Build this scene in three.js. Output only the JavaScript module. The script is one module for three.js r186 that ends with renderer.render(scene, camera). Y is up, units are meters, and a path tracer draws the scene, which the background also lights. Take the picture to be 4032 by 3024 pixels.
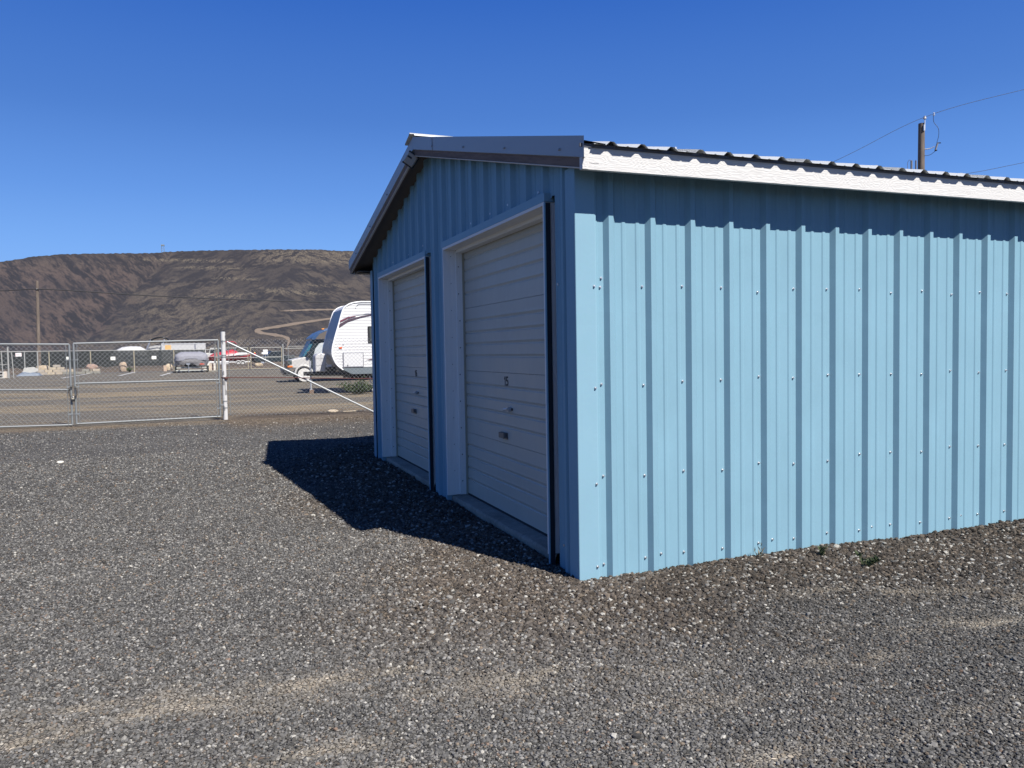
import * as THREE from 'three';
import { mergeGeometries } from 'three/addons/utils/BufferGeometryUtils.js';
import { RoundedBoxGeometry } from 'three/addons/geometries/RoundedBoxGeometry.js';
import { FontLoader } from 'three/addons/loaders/FontLoader.js';
import { TextGeometry } from 'three/addons/geometries/TextGeometry.js';

// ------------------------------------------------------------------ camera, sky, sun, exposure
const scene = new THREE.Scene();
const rad = Math.PI / 180;
const camera = new THREE.PerspectiveCamera(52.268, 4 / 3, 0.05, 6000);
camera.position.set(-2.179, 1.470, 4.449);
camera.rotation.order = 'YXZ';
camera.rotation.set(-2.495 * rad, -21.151 * rad, -0.986 * rad);
const renderer = new THREE.WebGLRenderer({ antialias: true });
renderer.toneMapping = THREE.LinearToneMapping;
renderer.toneMappingExposure = 1.6;
renderer.shadowMap.enabled = true;

const sunDir = new THREE.Vector3(0.366, 1, 0.897).normalize();
{
  const W = 256, H = 256, d = new Float32Array(W * H * 4);
  const stops = [[-90, 0.17, 0.25, 0.36], [-4, 0.28, 0.42, 0.66], [0, 0.30, 0.52, 0.92], [4, 0.255, 0.49, 0.94], [7, 0.205, 0.435, 0.92], [11, 0.135, 0.325, 0.80], [16, 0.080, 0.222, 0.64], [24, 0.036, 0.142, 0.545], [35, 0.023, 0.098, 0.40], [60, 0.014, 0.062, 0.27], [90, 0.011, 0.050, 0.22]];
  for (let j = 0; j < H; j++) {
    const el = ((j + 0.5) / H - 0.5) * 180;
    let k = 0; while (k < stops.length - 2 && el > stops[k + 1][0]) k++;
    const a = stops[k], b = stops[k + 1], t = Math.min(1, Math.max(0, (el - a[0]) / (b[0] - a[0])));
    for (let i = 0; i < W; i++) {
      const o = (j * W + i) * 4;
      for (let c = 0; c < 3; c++) d[o + c] = (a[c + 1] + (b[c + 1] - a[c + 1]) * t) / 1.6;
      d[o + 3] = 1;
    }
  }
  const sky = new THREE.DataTexture(d, W, H, THREE.RGBAFormat, THREE.FloatType);
  sky.mapping = THREE.EquirectangularReflectionMapping;
  sky.magFilter = sky.minFilter = THREE.LinearFilter; sky.needsUpdate = true;
  scene.background = sky; scene.environment = sky;
}
const sun = new THREE.DirectionalLight(new THREE.Color(1.0, 0.955, 0.885), 5.0);
sun.position.copy(sunDir).multiplyScalar(120); sun.target.position.set(0, 0, -20);
sun.position.add(sun.target.position);
sun.castShadow = true; sun.shadow.mapSize.set(4096, 4096);
Object.assign(sun.shadow.camera, { left: -60, right: 60, top: 60, bottom: -60, near: 1, far: 320 });
scene.add(sun, sun.target);

// ------------------------------------------------------------------ helpers
let seed = 1234567;
const rnd = () => { seed |= 0; seed = seed + 0x6D2B79F5 | 0; let t = Math.imul(seed ^ seed >>> 15, 1 | seed); t = t + Math.imul(t ^ t >>> 7, 61 | t) ^ t; return ((t ^ t >>> 14) >>> 0) / 4294967296; };
const rr = (a, b) => a + (b - a) * rnd();
const hash2 = (x, y) => { let h = Math.imul(x | 0, 374761393) + Math.imul(y | 0, 668265263) | 0; h = Math.imul(h ^ h >>> 13, 1274126177); h ^= h >>> 16; return (h >>> 0) / 4294967296; };
function vn(x, y) { const xi = Math.floor(x), yi = Math.floor(y), fx = x - xi, fy = y - yi, u = fx * fx * (3 - 2 * fx), v = fy * fy * (3 - 2 * fy); const a = hash2(xi, yi), b = hash2(xi + 1, yi), c = hash2(xi, yi + 1), d = hash2(xi + 1, yi + 1); return a + (b - a) * u + (c - a) * v + (a - b - c + d) * u * v; }
function fbm(x, y, o = 4) { let s = 0, a = 0.5, n = 0; for (let i = 0; i < o; i++) { s += a * vn(x, y); n += a; x = x * 2.03 + 17.3; y = y * 2.03 + 9.1; a *= 0.5; } return s / n; }
const sstep = (a, b, x) => { const t = Math.min(1, Math.max(0, (x - a) / (b - a))); return t * t * (3 - 2 * t); };
const lerp = (a, b, t) => a + (b - a) * t;
const mix3 = (a, b, t) => [lerp(a[0], b[0], t), lerp(a[1], b[1], t), lerp(a[2], b[2], t)];
const V = (x, y, z) => new THREE.Vector3(x, y, z);

const used = new Map();
function numbered(n) { const k = used.get(n) || 0; used.set(n, k + 1); return k ? n + '_' + String(k).padStart(3, '0') : n; }
function tag(o, label, category, group, kind) { if (label) o.userData.label = label; if (category) o.userData.category = category; if (group) o.userData.group = group; if (kind) o.userData.kind = kind; return o; }
function thing(name, label, category, pos = [0, 0, 0], turn = 0, group) { const o = new THREE.Group(); o.name = numbered(name); o.position.set(...pos); o.rotation.y = turn; scene.add(o); return tag(o, label, category, group); }
function clean(g) { const n = g.index ? g.toNonIndexed() : g.clone(); for (const k of Object.keys(n.attributes)) if (!['position', 'normal', 'uv'].includes(k)) n.deleteAttribute(k); if (!n.attributes.uv) n.setAttribute('uv', new THREE.BufferAttribute(new Float32Array(n.attributes.position.count * 2), 2)); if (!n.attributes.normal) n.computeVertexNormals(); n.morphAttributes = {}; return n; }
function obj(name, geos, m, parent = scene) { const list = Array.isArray(geos) ? geos : [geos]; const g = list.length === 1 ? list[0] : mergeGeometries(list.map(clean)); const o = new THREE.Mesh(g, m); o.name = parent === scene ? numbered(name) : name; o.castShadow = o.receiveShadow = true; parent.add(o); return o; }
function structure(name, geos, m, parent = scene) { const o = obj(name, geos, m, parent); if (parent === scene) o.userData.kind = 'structure'; return o; }
function box(w, h, d, x = 0, y = 0, z = 0, r = 0) { const g = r ? new RoundedBoxGeometry(w, h, d, 1, r) : new THREE.BoxGeometry(w, h, d); return g.translate(x, y, z); }
function bar(p0, p1, r, seg = 8, r1 = r) { const a = V(...p0), b = V(...p1), d = b.clone().sub(a), L = d.length(); const g = new THREE.CylinderGeometry(r1, r, L, seg, 1); g.applyQuaternion(new THREE.Quaternion().setFromUnitVectors(V(0, 1, 0), d.normalize())); return g.translate((a.x + b.x) / 2, (a.y + b.y) / 2, (a.z + b.z) / 2); }
function tube(pts, r, seg = 6, n = 24) { return new THREE.TubeGeometry(new THREE.CatmullRomCurve3(pts.map(p => V(...p))), n, r, seg, false); }
function plate(pts, depth, z = 0, bevel = 0) { const s = new THREE.Shape(); pts.forEach(([x, y], i) => i ? s.lineTo(x, y) : s.moveTo(x, y)); const g = new THREE.ExtrudeGeometry(s, { depth: depth - 2 * bevel, bevelEnabled: bevel > 0, bevelSize: bevel, bevelThickness: bevel, bevelSegments: 2, bevelOffset: -bevel }); return g.translate(0, 0, z + bevel); }
function quads(rows, uvs, smooth = true) { // rows: arrays of [x,y,z], same length
  const n = rows[0].length, pos = [], uv = [], idx = [];
  rows.forEach((r, j) => r.forEach((p, i) => { pos.push(...p); const t = uvs ? uvs(i, j, p) : [i / (n - 1), j / (rows.length - 1)]; uv.push(...t); }));
  for (let j = 0; j < rows.length - 1; j++) for (let i = 0; i < n - 1; i++) { const a = j * n + i, b = a + 1, c = a + n, d = c + 1; idx.push(a, b, c, b, d, c); }
  let g = new THREE.BufferGeometry(); g.setAttribute('position', new THREE.Float32BufferAttribute(pos, 3)); g.setAttribute('uv', new THREE.Float32BufferAttribute(uv, 2)); g.setIndex(idx);
  if (!smooth) g = g.toNonIndexed();
  g.computeVertexNormals(); return g;
}
const lin = (r, g, b) => new THREE.Color().setRGB(r, g, b);
function mat(c, rough = 0.6, metal = 0, o = {}) { return new THREE.MeshPhysicalMaterial({ color: Array.isArray(c) ? lin(...c) : new THREE.Color(c), roughness: rough, metalness: metal, side: THREE.DoubleSide, ...o }); }
function texture(W, H, fn, srgb, rep) { // fn(u,v) -> [r,g,b] 0..1 (linear when !srgb)
  const d = new Uint8Array(W * H * 4);
  for (let j = 0; j < H; j++) for (let i = 0; i < W; i++) { const c = fn(i, j), o = (j * W + i) * 4; d[o] = 255 * Math.min(1, Math.max(0, c[0])); d[o + 1] = 255 * Math.min(1, Math.max(0, c[1])); d[o + 2] = 255 * Math.min(1, Math.max(0, c[2])); d[o + 3] = 255; }
  const t = new THREE.DataTexture(d, W, H); t.wrapS = t.wrapT = THREE.RepeatWrapping; t.magFilter = THREE.LinearFilter; t.minFilter = THREE.LinearMipmapLinearFilter; t.generateMipmaps = true;
  if (srgb) t.colorSpace = THREE.SRGBColorSpace; if (rep) t.repeat.set(...rep); t.needsUpdate = true; return t;
}
const l2s = (v) => v <= 0.0031308 ? v * 12.92 : 1.055 * Math.pow(v, 1 / 2.4) - 0.055;
// tileable noise on an n-cell lattice
function tn(x, y, n, s = 0) { const w = (a) => ((a % n) + n) % n; const xi = Math.floor(x), yi = Math.floor(y), fx = x - xi, fy = y - yi, u = fx * fx * (3 - 2 * fx), v = fy * fy * (3 - 2 * fy); const h = (a, b) => hash2(w(a) + s * 91, w(b) + s * 57); const a = h(xi, yi), b = h(xi + 1, yi), c = h(xi, yi + 1), d = h(xi + 1, yi + 1); return a + (b - a) * u + (c - a) * v + (a - b - c + d) * u * v; }

// ------------------------------------------------------------------ ground
const NEARW = [-2.179, 4.449];
const inBuilding = (x, z, m = 0) => x > -m && x < 12.2 + m && z < m && z > -6.47 - m;
// dust on the fines (tyre-packed), and the brown coarse stone heaped round the walls
const dustSpots = [[-1.92, 0.84, 0.34, 0.075, 1.1], [-2.45, 0.87, 0.2, 0.07, 1], [-2.70, 0.89, 0.2, 0.09, 1.1], [-2.96, 0.98, 0.22, 0.12, 1.1], [-1.32, 0.94, 0.18, 0.06, 1], [-2.31, 0.87, 0.95, 0.24, 0.36], [-1.93, 1.56, 0.3, 0.12, 1], [-0.68, 1.33, 0.28, 0.08, 0.9], [-1.0, 1.22, 0.9, 0.16, 0.4], [0.52, 1.66, 0.3, 0.08, 0.7], [1.53, 1.57, 0.6, 0.09, 1.1], [2.6, 1.5, 0.9, 0.16, 0.8], [-0.30, 2.25, 0.2, 0.1, 0.9], [0.29, 2.28, 0.22, 0.09, 0.9], [0.75, 2.34, 0.25, 0.1, 0.9], [-0.36, 1.79, 0.5, 0.13, 0.3], [-3.9, 0.7, 0.9, 0.25, 0.8], [-5.2, 0.2, 1.2, 0.3, 0.6], [1.6, 0.95, 0.7, 0.06, 0.6]];
function dustAt(x, z) {
  if (z < -1.5 || z > 4) return 0;
  let d = 0; const wx = x + (fbm(x * 3 + 1, z * 3, 2) - 0.5) * 0.22, wz = z + (fbm(x * 2.3, z * 3 + 8, 2) - 0.5) * 0.16;
  for (const [cx, cz, L, W, k] of dustSpots) { const dx = wx - cx, dz = wz - cz, u = dx * 0.955 + dz * 0.296, v = -dx * 0.296 + dz * 0.955; d += k * Math.exp(-((u / L) ** 2) - ((v / W) ** 2)); }
  const n = fbm(x * 3 + 5, z * 9 + 3, 4), f = fbm(x * 14, z * 20, 2);
  return Math.min(1, Math.max(0, d * 0.72 * (0.12 + 1.2 * sstep(0.40, 0.6, n)) * (0.4 + 1.2 * f)));
}
function brownAt(x, z) {
  const n = fbm(x * 0.9 + 40, z * 0.9 + 11, 3);
  const dx = x < 0 ? -x : 0, dz = z > 0 ? z : (z < -6.5 ? -6.5 - z : 0), d = Math.hypot(dx, dz);
  const near = sstep(1.9, 0.5, d + (n - 0.5) * 1.6);
  return near;
}
function gateDirt(x, z) { // trodden brown dirt along the fence line, wider right of the white post
  const n = fbm(x * 0.9 + 40, z * 0.9 + 11, 3), r = sstep(-2.4, -1.4, x);
  return Math.min(1, Math.exp(-(((z + 14.0) / lerp(0.5, 1.9, r)) ** 2)) * sstep(0.22, 0.5, n + 0.22 * r) * 1.1);
}
function groundY(x, z) {
  const far = sstep(20, 45, Math.hypot(x, z));
  const dw = Math.hypot(x < 0 ? -x : 0, z > 0 ? z : (z < -6.5 ? -6.5 - z : 0));
  let y = 0.022 * Math.exp(-(((dw - 0.25) / 0.35) ** 2)) * (0.3 + fbm(x * 1.7 + 3, z * 1.7, 2)) - 0.03 * Math.exp(-(((dw - 1.15) / 0.3) ** 2)) * fbm(x * 0.9, z * 0.9 + 5, 2) + (fbm(x * 0.7, z * 0.7, 3) - 0.5) * 0.03 + (fbm(x * 2.6 + 9, z * 2.6, 2) - 0.5) * 0.02;
  if (inBuilding(x, z, 0.6)) y = y * 0.75 - 0.004;
  return y * (1 - 0.75 * far) - 0.003;
}
function lotColor(x, z) { // the packed lot behind the gate: grey chip with tan wheel tracks
  const wob = (fbm(x * 0.12 + 2, z * 0.12, 3) - 0.5) * 5, n1 = fbm(x * 0.2 + 3, (z + wob) * 0.7 + 7, 5), n2 = fbm(x * 0.6, (z + wob * 0.5) * 2.2, 4), n3 = fbm(x * 3, z * 6, 2), patch = sstep(0.42, 0.6, fbm(x * 0.33 + 9, z * 0.25 + 4, 3));
  let tan = sstep(0.48, 0.66, n1) * 0.7 * sstep(-52, -34, z) + 0.3 * sstep(0.48, 0.7, n2);
  tan += 1.0 * Math.exp(-(((z + 30 + 0.12 * (x + 6) + wob * 0.3) / 1.8) ** 2)) * sstep(-9, -6.5, x) * sstep(2, -3, x) * sstep(0.3, 0.55, n2);
  tan += (0.6 * Math.exp(-(((z + 15.6 + wob * 0.12) / 0.7) ** 2)) + 0.5 * Math.exp(-(((z + 18.2 + 0.1 * x + wob * 0.2) / 0.6) ** 2)) + 0.4 * Math.exp(-(((z + 22 + wob * 0.3) / 0.8) ** 2))) * (0.25 + patch) * sstep(0.36, 0.6, n2);
  tan = Math.min(1, tan) * (0.6 + 0.8 * n3);
  const grey = mix3([0.130, 0.119, 0.102], [0.172, 0.155, 0.128], n2);
  return mix3(grey, [0.29, 0.23, 0.148], Math.min(1, tan * 0.85));
}
function groundColor(x, z) {
  const yard = mix3([0.086, 0.083, 0.079], [0.118, 0.113, 0.105], fbm(x * 0.8, z * 1.2, 3));
  let c = mix3(yard, [0.078, 0.063, 0.050], 0.8 * brownAt(x, z));
  c = mix3(c, mix3([0.105, 0.080, 0.060], [0.19, 0.148, 0.105], vn(x * 2.3, z * 3.1)), 0.85 * gateDirt(x, z));
  c = mix3(c, [0.27, 0.237, 0.19], 0.95 * dustAt(x, z));
  const edge = -13.7 + (fbm(x * 0.8, 4, 3) - 0.5) * 1.2 - 1.7 * sstep(-2.2, -1.2, x);
  const t = sstep(edge + 0.25, edge - 0.25, z);
  if (t > 0) { const strip = Math.exp(-(((z - edge + 0.5) / 0.45) ** 2)) * 0.6; c = mix3(c, mix3(lotColor(x, z), [0.20, 0.148, 0.094], strip), t); }
  if (z < -70) { // asphalt apron, then dry dirt
    const k = sstep(-72, -73, z) * sstep(-79, -78, z); c = mix3(c, [0.125, 0.12, 0.112], k);
    c = mix3(c, mix3([0.085, 0.068, 0.054], [0.2, 0.16, 0.12], fbm(x * 0.2, z * 0.3, 3)), sstep(-78, -79.5, z));
  }
  if (z < -150) c = mix3(c, [0.07, 0.055, 0.045], sstep(-150, -220, z));
  return c;
}
{
  const axis = (segs) => { const a = []; for (const [x0, x1, s] of segs) { const n = Math.max(1, Math.round(Math.abs(x1 - x0) / s)); for (let i = 0; i < n; i++) a.push(x0 + (x1 - x0) * i / n); } a.push(segs[segs.length - 1][1]); return a; };
  const xs = axis([[-1400, -200, 150], [-200, -60, 14], [-60, -22, 1.6], [-22, -7, 0.3], [-7, 5, 0.1], [5, 12, 0.3], [12, 40, 1.4], [40, 200, 16], [200, 1400, 150]]);
  const zs = axis([[600, 60, 90], [60, 8, 5], [8, 3.2, 0.5], [3.2, -4, 0.08], [-4, -20, 0.11], [-20, -40, 0.3], [-40, -84, 0.6], [-84, -130, 3], [-130, -300, 20], [-300, -1500, 150]]);
  const pos = [], col = [], uv = [], idx = [], n = xs.length;
  for (const z of zs) for (const x of xs) { pos.push(x, groundY(x, z), z); const c = groundColor(x, z); col.push(c[0] / 0.42, c[1] / 0.42, c[2] / 0.42); uv.push(x / 3.2, z / 3.2); }
  for (let j = 0; j < zs.length - 1; j++) for (let i = 0; i < n - 1; i++) { const a = j * n + i; idx.push(a, a + 1, a + n, a + 1, a + n + 1, a + n); }
  const g = new THREE.BufferGeometry();
  g.setAttribute('position', new THREE.Float32BufferAttribute(pos, 3)); g.setAttribute('color', new THREE.Float32BufferAttribute(col, 3)); g.setAttribute('uv', new THREE.Float32BufferAttribute(uv, 2)); g.setIndex(idx); g.computeVertexNormals();
  // chip texture: jittered cells, 3.2 m tile
  const N = 176, S = 2048, px = new Float32Array(N * N * 4);
  for (let j = 0; j < N; j++) for (let i = 0; i < N; i++) { const o = (j * N + i) * 4; px[o] = i + 0.1 + 0.8 * hash2(i, j + 999); px[o + 1] = j + 0.1 + 0.8 * hash2(i + 777, j); const t = hash2(i + 55, j + 5); px[o + 2] = t < 0.06 ? 0.92 + 0.08 * hash2(i, j) : 0.26 + 0.42 * Math.pow(hash2(i + 31, j + 71), 1.2); px[o + 3] = hash2(i + 3, j + 19); }
  const colT = new Uint8Array(S * S * 4), bumpT = new Uint8Array(S * S * 4);
  for (let y = 0; y < S; y++) for (let x = 0; x < S; x++) {
    const u = x / S * N, v = y / S * N, ui = Math.floor(u), vi = Math.floor(v); let d1 = 9, d2 = 9, b = 0;
    for (let j = -1; j <= 1; j++) for (let i = -1; i <= 1; i++) { const ci = (ui + i + N) % N, cj = (vi + j + N) % N, o = (cj * N + ci) * 4; const dx = px[o] + (ui + i - ci) - u, dy = px[o + 1] + (vi + j - cj) - v, d = dx * dx + dy * dy; if (d < d1) { d2 = d1; d1 = d; b = o; } else if (d < d2) d2 = d; }
    const gap = Math.sqrt(d2) - Math.sqrt(d1), e = Math.min(1, gap * 3.2), k = px[b + 2] * (0.62 + 0.38 * e) * (0.9 + 0.2 * hash2(x, y)), h = (px[b + 3] * 0.55 + 0.45) * e, o = (y * S + x) * 4, w = (px[b + 3] - 0.5) * 0.10;
    colT[o] = 255 * l2s(Math.min(1, k * (1 + w))); colT[o + 1] = 255 * l2s(Math.min(1, k)); colT[o + 2] = 255 * l2s(Math.min(1, k * (1 - w))); colT[o + 3] = 255;
    bumpT[o] = bumpT[o + 1] = bumpT[o + 2] = 255 * h; bumpT[o + 3] = 255;
  }
  const mk = (d, s) => { const t = new THREE.DataTexture(d, S, S); t.wrapS = t.wrapT = THREE.RepeatWrapping; t.magFilter = THREE.LinearFilter; t.minFilter = THREE.LinearMipmapLinearFilter; t.generateMipmaps = true; if (s) t.colorSpace = THREE.SRGBColorSpace; t.needsUpdate = true; return t; };
  const m = new THREE.MeshPhysicalMaterial({ color: 0xffffff, specularIntensity: 0.2, vertexColors: true, map: mk(colT, true), bumpMap: mk(bumpT), bumpScale: 0.012, roughness: 0.95 });
  const o = structure('ground', g, m); tag(o, 'grey gravel yard and packed dirt lot reaching to the hill', 'ground');
}
// loose gravel near the walls and in the foreground: real stones
{
  const kinds = 5, per = Array.from({ length: kinds }, () => []);
  const stone = (k) => { const g = new THREE.IcosahedronGeometry(1, 0), p = g.attributes.position; for (let i = 0; i < p.count; i++) { const x = p.getX(i), y = p.getY(i), z = p.getZ(i), key = Math.round(x * 50) * 7 + Math.round(y * 50) * 131 + Math.round(z * 50) * 977 + k * 5001, s = 0.72 + 0.5 * hash2(key, k * 13 + 7); p.setXYZ(i, x * s, y * s * 0.72, z * s * 0.85); } g.computeVertexNormals(); return g; };
  const yaw = 21.151 * rad, rings = [[2.2, 4.2, 8200], [4.2, 6.5, 5600], [6.5, 9, 2900], [9, 13, 1300], [13, 18.4, 520]];
  for (const [d0, d1, dens] of rings) {
    const a1 = (d1 < 9.5 ? 62 : 47) * rad, a0 = -a1, n = Math.round((a1 - a0) / 2 * (d1 * d1 - d0 * d0) * dens);
    for (let i = 0; i < n; i++) {
      const d = Math.sqrt(rr(d0 * d0, d1 * d1)), a = yaw + rr(a0, a1), x = NEARW[0] + d * Math.sin(a), z = NEARW[1] - d * Math.cos(a);
      if (inBuilding(x, z, 0.012) || z < (x > -1.7 ? -15.4 : -13.9)) continue;
      const du = dustAt(x, z), gd = gateDirt(x, z), br = Math.max(brownAt(x, z), gd);
      if (rnd() < gd * 0.45) continue;
      if (rnd() < du * 0.72) continue;
      const big = rnd(); let s = (0.0043 + 0.0054 * big * big) * (1 + 0.7 * br) * (d > 6 ? 1.12 : 1) * (d > 9 ? 1.25 : 1); if (rnd() < 0.03) s *= 1.45;
      const t = rnd(); let c; const v = (0.45 + 1.1 * rnd()) * (1 - 0.24 * sstep(-0.8, 1.0, x + (fbm(x, z, 2) - 0.5) * 1.5)) * (1 - 0.12 * br);
      if (t < 0.035 + 0.03 * br) { const w = 0.20 + 0.2 * rnd(); c = [w, w * 0.96, w * 0.86]; }
      else if (t < 0.10 + 0.16 * br) c = [0.132 * v, 0.108 * v, 0.084 * v];
      else if (t < 0.115 + 0.045 * br) c = [0.145 * v, 0.104 * v, 0.08 * v];
      else if (t < 0.34) c = [0.165 * v, 0.16 * v, 0.15 * v];
      else c = mix3([0.098 * v, 0.096 * v, 0.092 * v], [0.09 * v, 0.077 * v, 0.065 * v], br);
      c = mix3(c, [0.25, 0.221, 0.178], du * 0.7); c = mix3(c, [0.17, 0.135, 0.10], gd * 0.45);
      per[i % kinds].push([x, groundY(x, z) + s * rr(0.05, 0.5), z, s * rr(0.8, 1.25), rnd() * 6.283, rr(-0.5, 0.5), rr(-0.5, 0.5), c]);
    }
  }
  const m = new THREE.MeshPhysicalMaterial({ color: 0xffffff, roughness: 0.9, specularIntensity: 0.2 });
  const M = new THREE.Matrix4(), Q = new THREE.Quaternion(), E = new THREE.Euler();
  const root = new THREE.Group(); root.name = 'gravel'; root.userData = { kind: 'stuff', label: 'loose grey and brown crushed gravel covering the yard', category: 'gravel' }; scene.add(root);
  per.forEach((list, k) => {
    const im = new THREE.InstancedMesh(stone(k), m, list.length); im.name = 'gravel_stones'; im.userData.kind = 'stuff';
    list.forEach(([x, y, z, s, a, b, c, col], i) => { M.compose(V(x, y, z), Q.setFromEuler(E.set(b, a, c)), V(s, s, s)); im.setMatrixAt(i, M); im.setColorAt(i, lin(...col)); });
    im.castShadow = im.receiveShadow = true; root.add(im);
  });
}

// ------------------------------------------------------------------ hill
const HO = [-2.2, 4.4]; // where the bearings below are counted from
const skyline = [[-60, 3.2], [-40, 3.9], [-25, 4.6], [-16, 5.2], [-11.76, 5.89], [-10.0, 6.28], [-8.49, 6.49], [-6.33, 6.64], [-3.4, 6.78], [-1.36, 6.98], [1.81, 7.14], [5.1, 7.25], [7.35, 7.28], [9.1, 7.2], [10.5, 7.18], [14, 7.0], [22, 6.3], [35, 5.0], [50, 3.9], [70, 3.0]];
function skyAt(a) { let k = 0; while (k < skyline.length - 2 && a > skyline[k + 1][0]) k++; const p = skyline[k], q = skyline[k + 1], t = (a - p[0]) / (q[0] - p[0]); return lerp(p[1], q[1], t); }
function segDist(a, e, path) { let best = 1e9, bt = 0; for (let i = 0; i < path.length - 1; i++) { const [x0, y0] = path[i], [x1, y1] = path[i + 1], dx = x1 - x0, dy = y1 - y0, t = Math.min(1, Math.max(0, ((a - x0) * dx + (e - y0) * dy) / (dx * dx + dy * dy))), d = Math.hypot(a - x0 - t * dx, e - y0 - t * dy); if (d < best) { best = d; bt = (i + t) / (path.length - 1); } } return [best, bt]; }
const gullies = [
  [[[-3.9, 6.2], [-4.84, 5.19], [-5.28, 3.79], [-6.47, 2.7], [-8.1, 1.63], [-9.4, 0.7]], 17, 1.0],
  [[[-1.9, 6.2], [-3.0, 5.4], [-3.87, 4.68], [-4.6, 4.0], [-5.2, 3.6]], 7, 0.5],
  [[[6.3, 6.1], [8.45, 4.92], [10.74, 3.5], [13, 2.2]], 9, 0.6],
  [[[8.5, 3.6], [4.99, 3.17], [3.4, 2.25], [3.1, 1.7], [4.9, 1.2], [5.4, 0.5]], 8, 0.7],
  [[[2.2, 6.0], [1.0, 4.6], [0.4, 3.2], [1.2, 2.0]], 5, 0.5], [[[-9.5, 5.6], [-8.2, 4.3], [-7.6, 3.2]], 5, 0.5], [[[-14, 4.5], [-12, 3], [-11, 1.2]], 9, 0.9],
  [[[16, 6], [17, 4], [20, 1]], 14, 1.2], [[[-22, 4], [-24, 2], [-25, .6]], 14, 1.4], [[[30, 4.8], [28, 3], [29, 1]], 14, 1.4]];
function hill(a, e) { // bearing and elevation in degrees -> a point of the slope
  const top = skyAt(a), t = Math.min(1, Math.max(0, e / top));
  let r = 270 + 880 * (0.62 * t + 0.38 * t * t * t);
  for (const [path, depth, w] of gullies) { const [d] = segDist(a, e, path); r += depth * Math.exp(-((d / w) ** 2)) * sstep(1, 0.86, t) * sstep(0, 0.12, t); }
  r += ((fbm(a * 0.8 + 20, e * 0.9 + 5, 3) - 0.5) * 20 + (fbm(a * 3 + 3, e * 2.2, 3) - 0.5) * 4) * sstep(1, 0.9, t) * sstep(0, 0.1, t);
  const k = a * rad; return [HO[0] + r * Math.sin(k), 1.47 + r * Math.tan((e - 0.25 * sstep(0.08, 0, t)) * rad), HO[1] - r * Math.cos(k), r, t];
}
function hillColor(a, e, t) {
  const [gd, gt] = segDist(a, e, gullies[0][0]);
  const left = sstep(1.1, -1.1, a - (-5.0 - (3.8 - e) * 0.9) + (fbm(a * 2, e * 2, 3) - 0.5) * 3) * (0.55 + 0.45 * sstep(6.2, 5, e));
  // streaks run down the slope: falling to the right on the left mass, rising to the right on the spur
  const ws = fbm(a * 1.4, e * 1.6, 3) * 1.2;
  let u, v; if (a < -4.8 - (3.8 - e) * 0.9) { u = (a + e * 0.95) * 2.3 + ws * 0.8; v = (e - a * 0.8) * 0.9; } else if (a < 3.2 + (e - 2) * 0.6) { u = (e - 0.42 * a) * 3.4 + ws * 1.4; v = (a + e * 0.4) * 0.75; } else { u = (e + 0.22 * a) * 3.4 + ws * 1.4; v = a * 0.8; }
  const s = fbm(u, v, 5), s2 = fbm(u * 3.1 + 7, v * 2.5 + 3, 4), m = fbm(a * 0.55 + 30, e * 0.9 + 8, 3), g = vn(a * 26, e * 32);
  const s3 = fbm(u * 7 + 11, v * 6 + 3, 3);
  let c = mix3([0.0155, 0.0128, 0.0132], mix3([0.078, 0.061, 0.045], [0.088, 0.061, 0.047], left), sstep(0.40, 0.60, s * 0.42 + s2 * 0.32 + s3 * 0.26));
  c = mix3(c, [0.024, 0.0195, 0.019], 0.5 * sstep(0.48, 0.62, m) * (1 - 0.5 * left));
  // unburnt straw-coloured grass: the crest on the right, thin ledges, and the foot of the spur
  const band = (e0, w, a0, a1) => Math.exp(-(((e - e0) / w) ** 2)) * sstep(a0 - 0.9, a0 + 0.6, a) * sstep(a1 + 0.9, a1 - 0.6, a);
  const ledge = Math.max(band(3.95 + 0.04 * a, 0.11, -0.4, 2.9), band(5.25 - 0.02 * a, 0.09, 0.8, 3.0), band(4.35 - 0.05 * (a - 5), 0.17, 4.0, 7.6), band(5.9, 0.12, -1.5, 2.2) * 0.7, band(4.75, 0.1, 6.5, 9) * 0.7, band(6.35, 0.1, -4, 1.5) * 0.8);
  const crest = sstep(6.1, 6.5, e) * sstep(2.5, 4.5, a) * 0.75 + sstep(5.7, 6.6, e) * sstep(9, 10.4, a) * 0.8;
  const foot = sstep(1.5, 0.7, e) * sstep(-9.4, -7.5, a) * sstep(-2, -6, a) * 0.55 + sstep(1.3, 0.5, e) * sstep(-6, -2, a) * sstep(3.6, 2.4, a) * 0.3;
  const spur = sstep(5.2, 2.6, e) * sstep(-6, -3.5, a) * sstep(5, 1, a) * 0.42 + sstep(3, 1, e) * sstep(3, 6, a) * 0.22;
  const f = Math.min(1, (ledge * 1.1 + crest + foot + spur) * sstep(0.42, 0.66, s2 * 0.45 + g * 0.3 + s3 * 0.25) * 1.3);
  c = mix3(c, [0.155, 0.125, 0.083], f * 0.85);
  if (t > 0.985) c = mix3(c, [0.03, 0.026, 0.022], 0.6);
  const k = (0.75 + 0.5 * g) * 0.74; return [c[0] * k, c[1] * k, c[2] * k];
}
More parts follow.
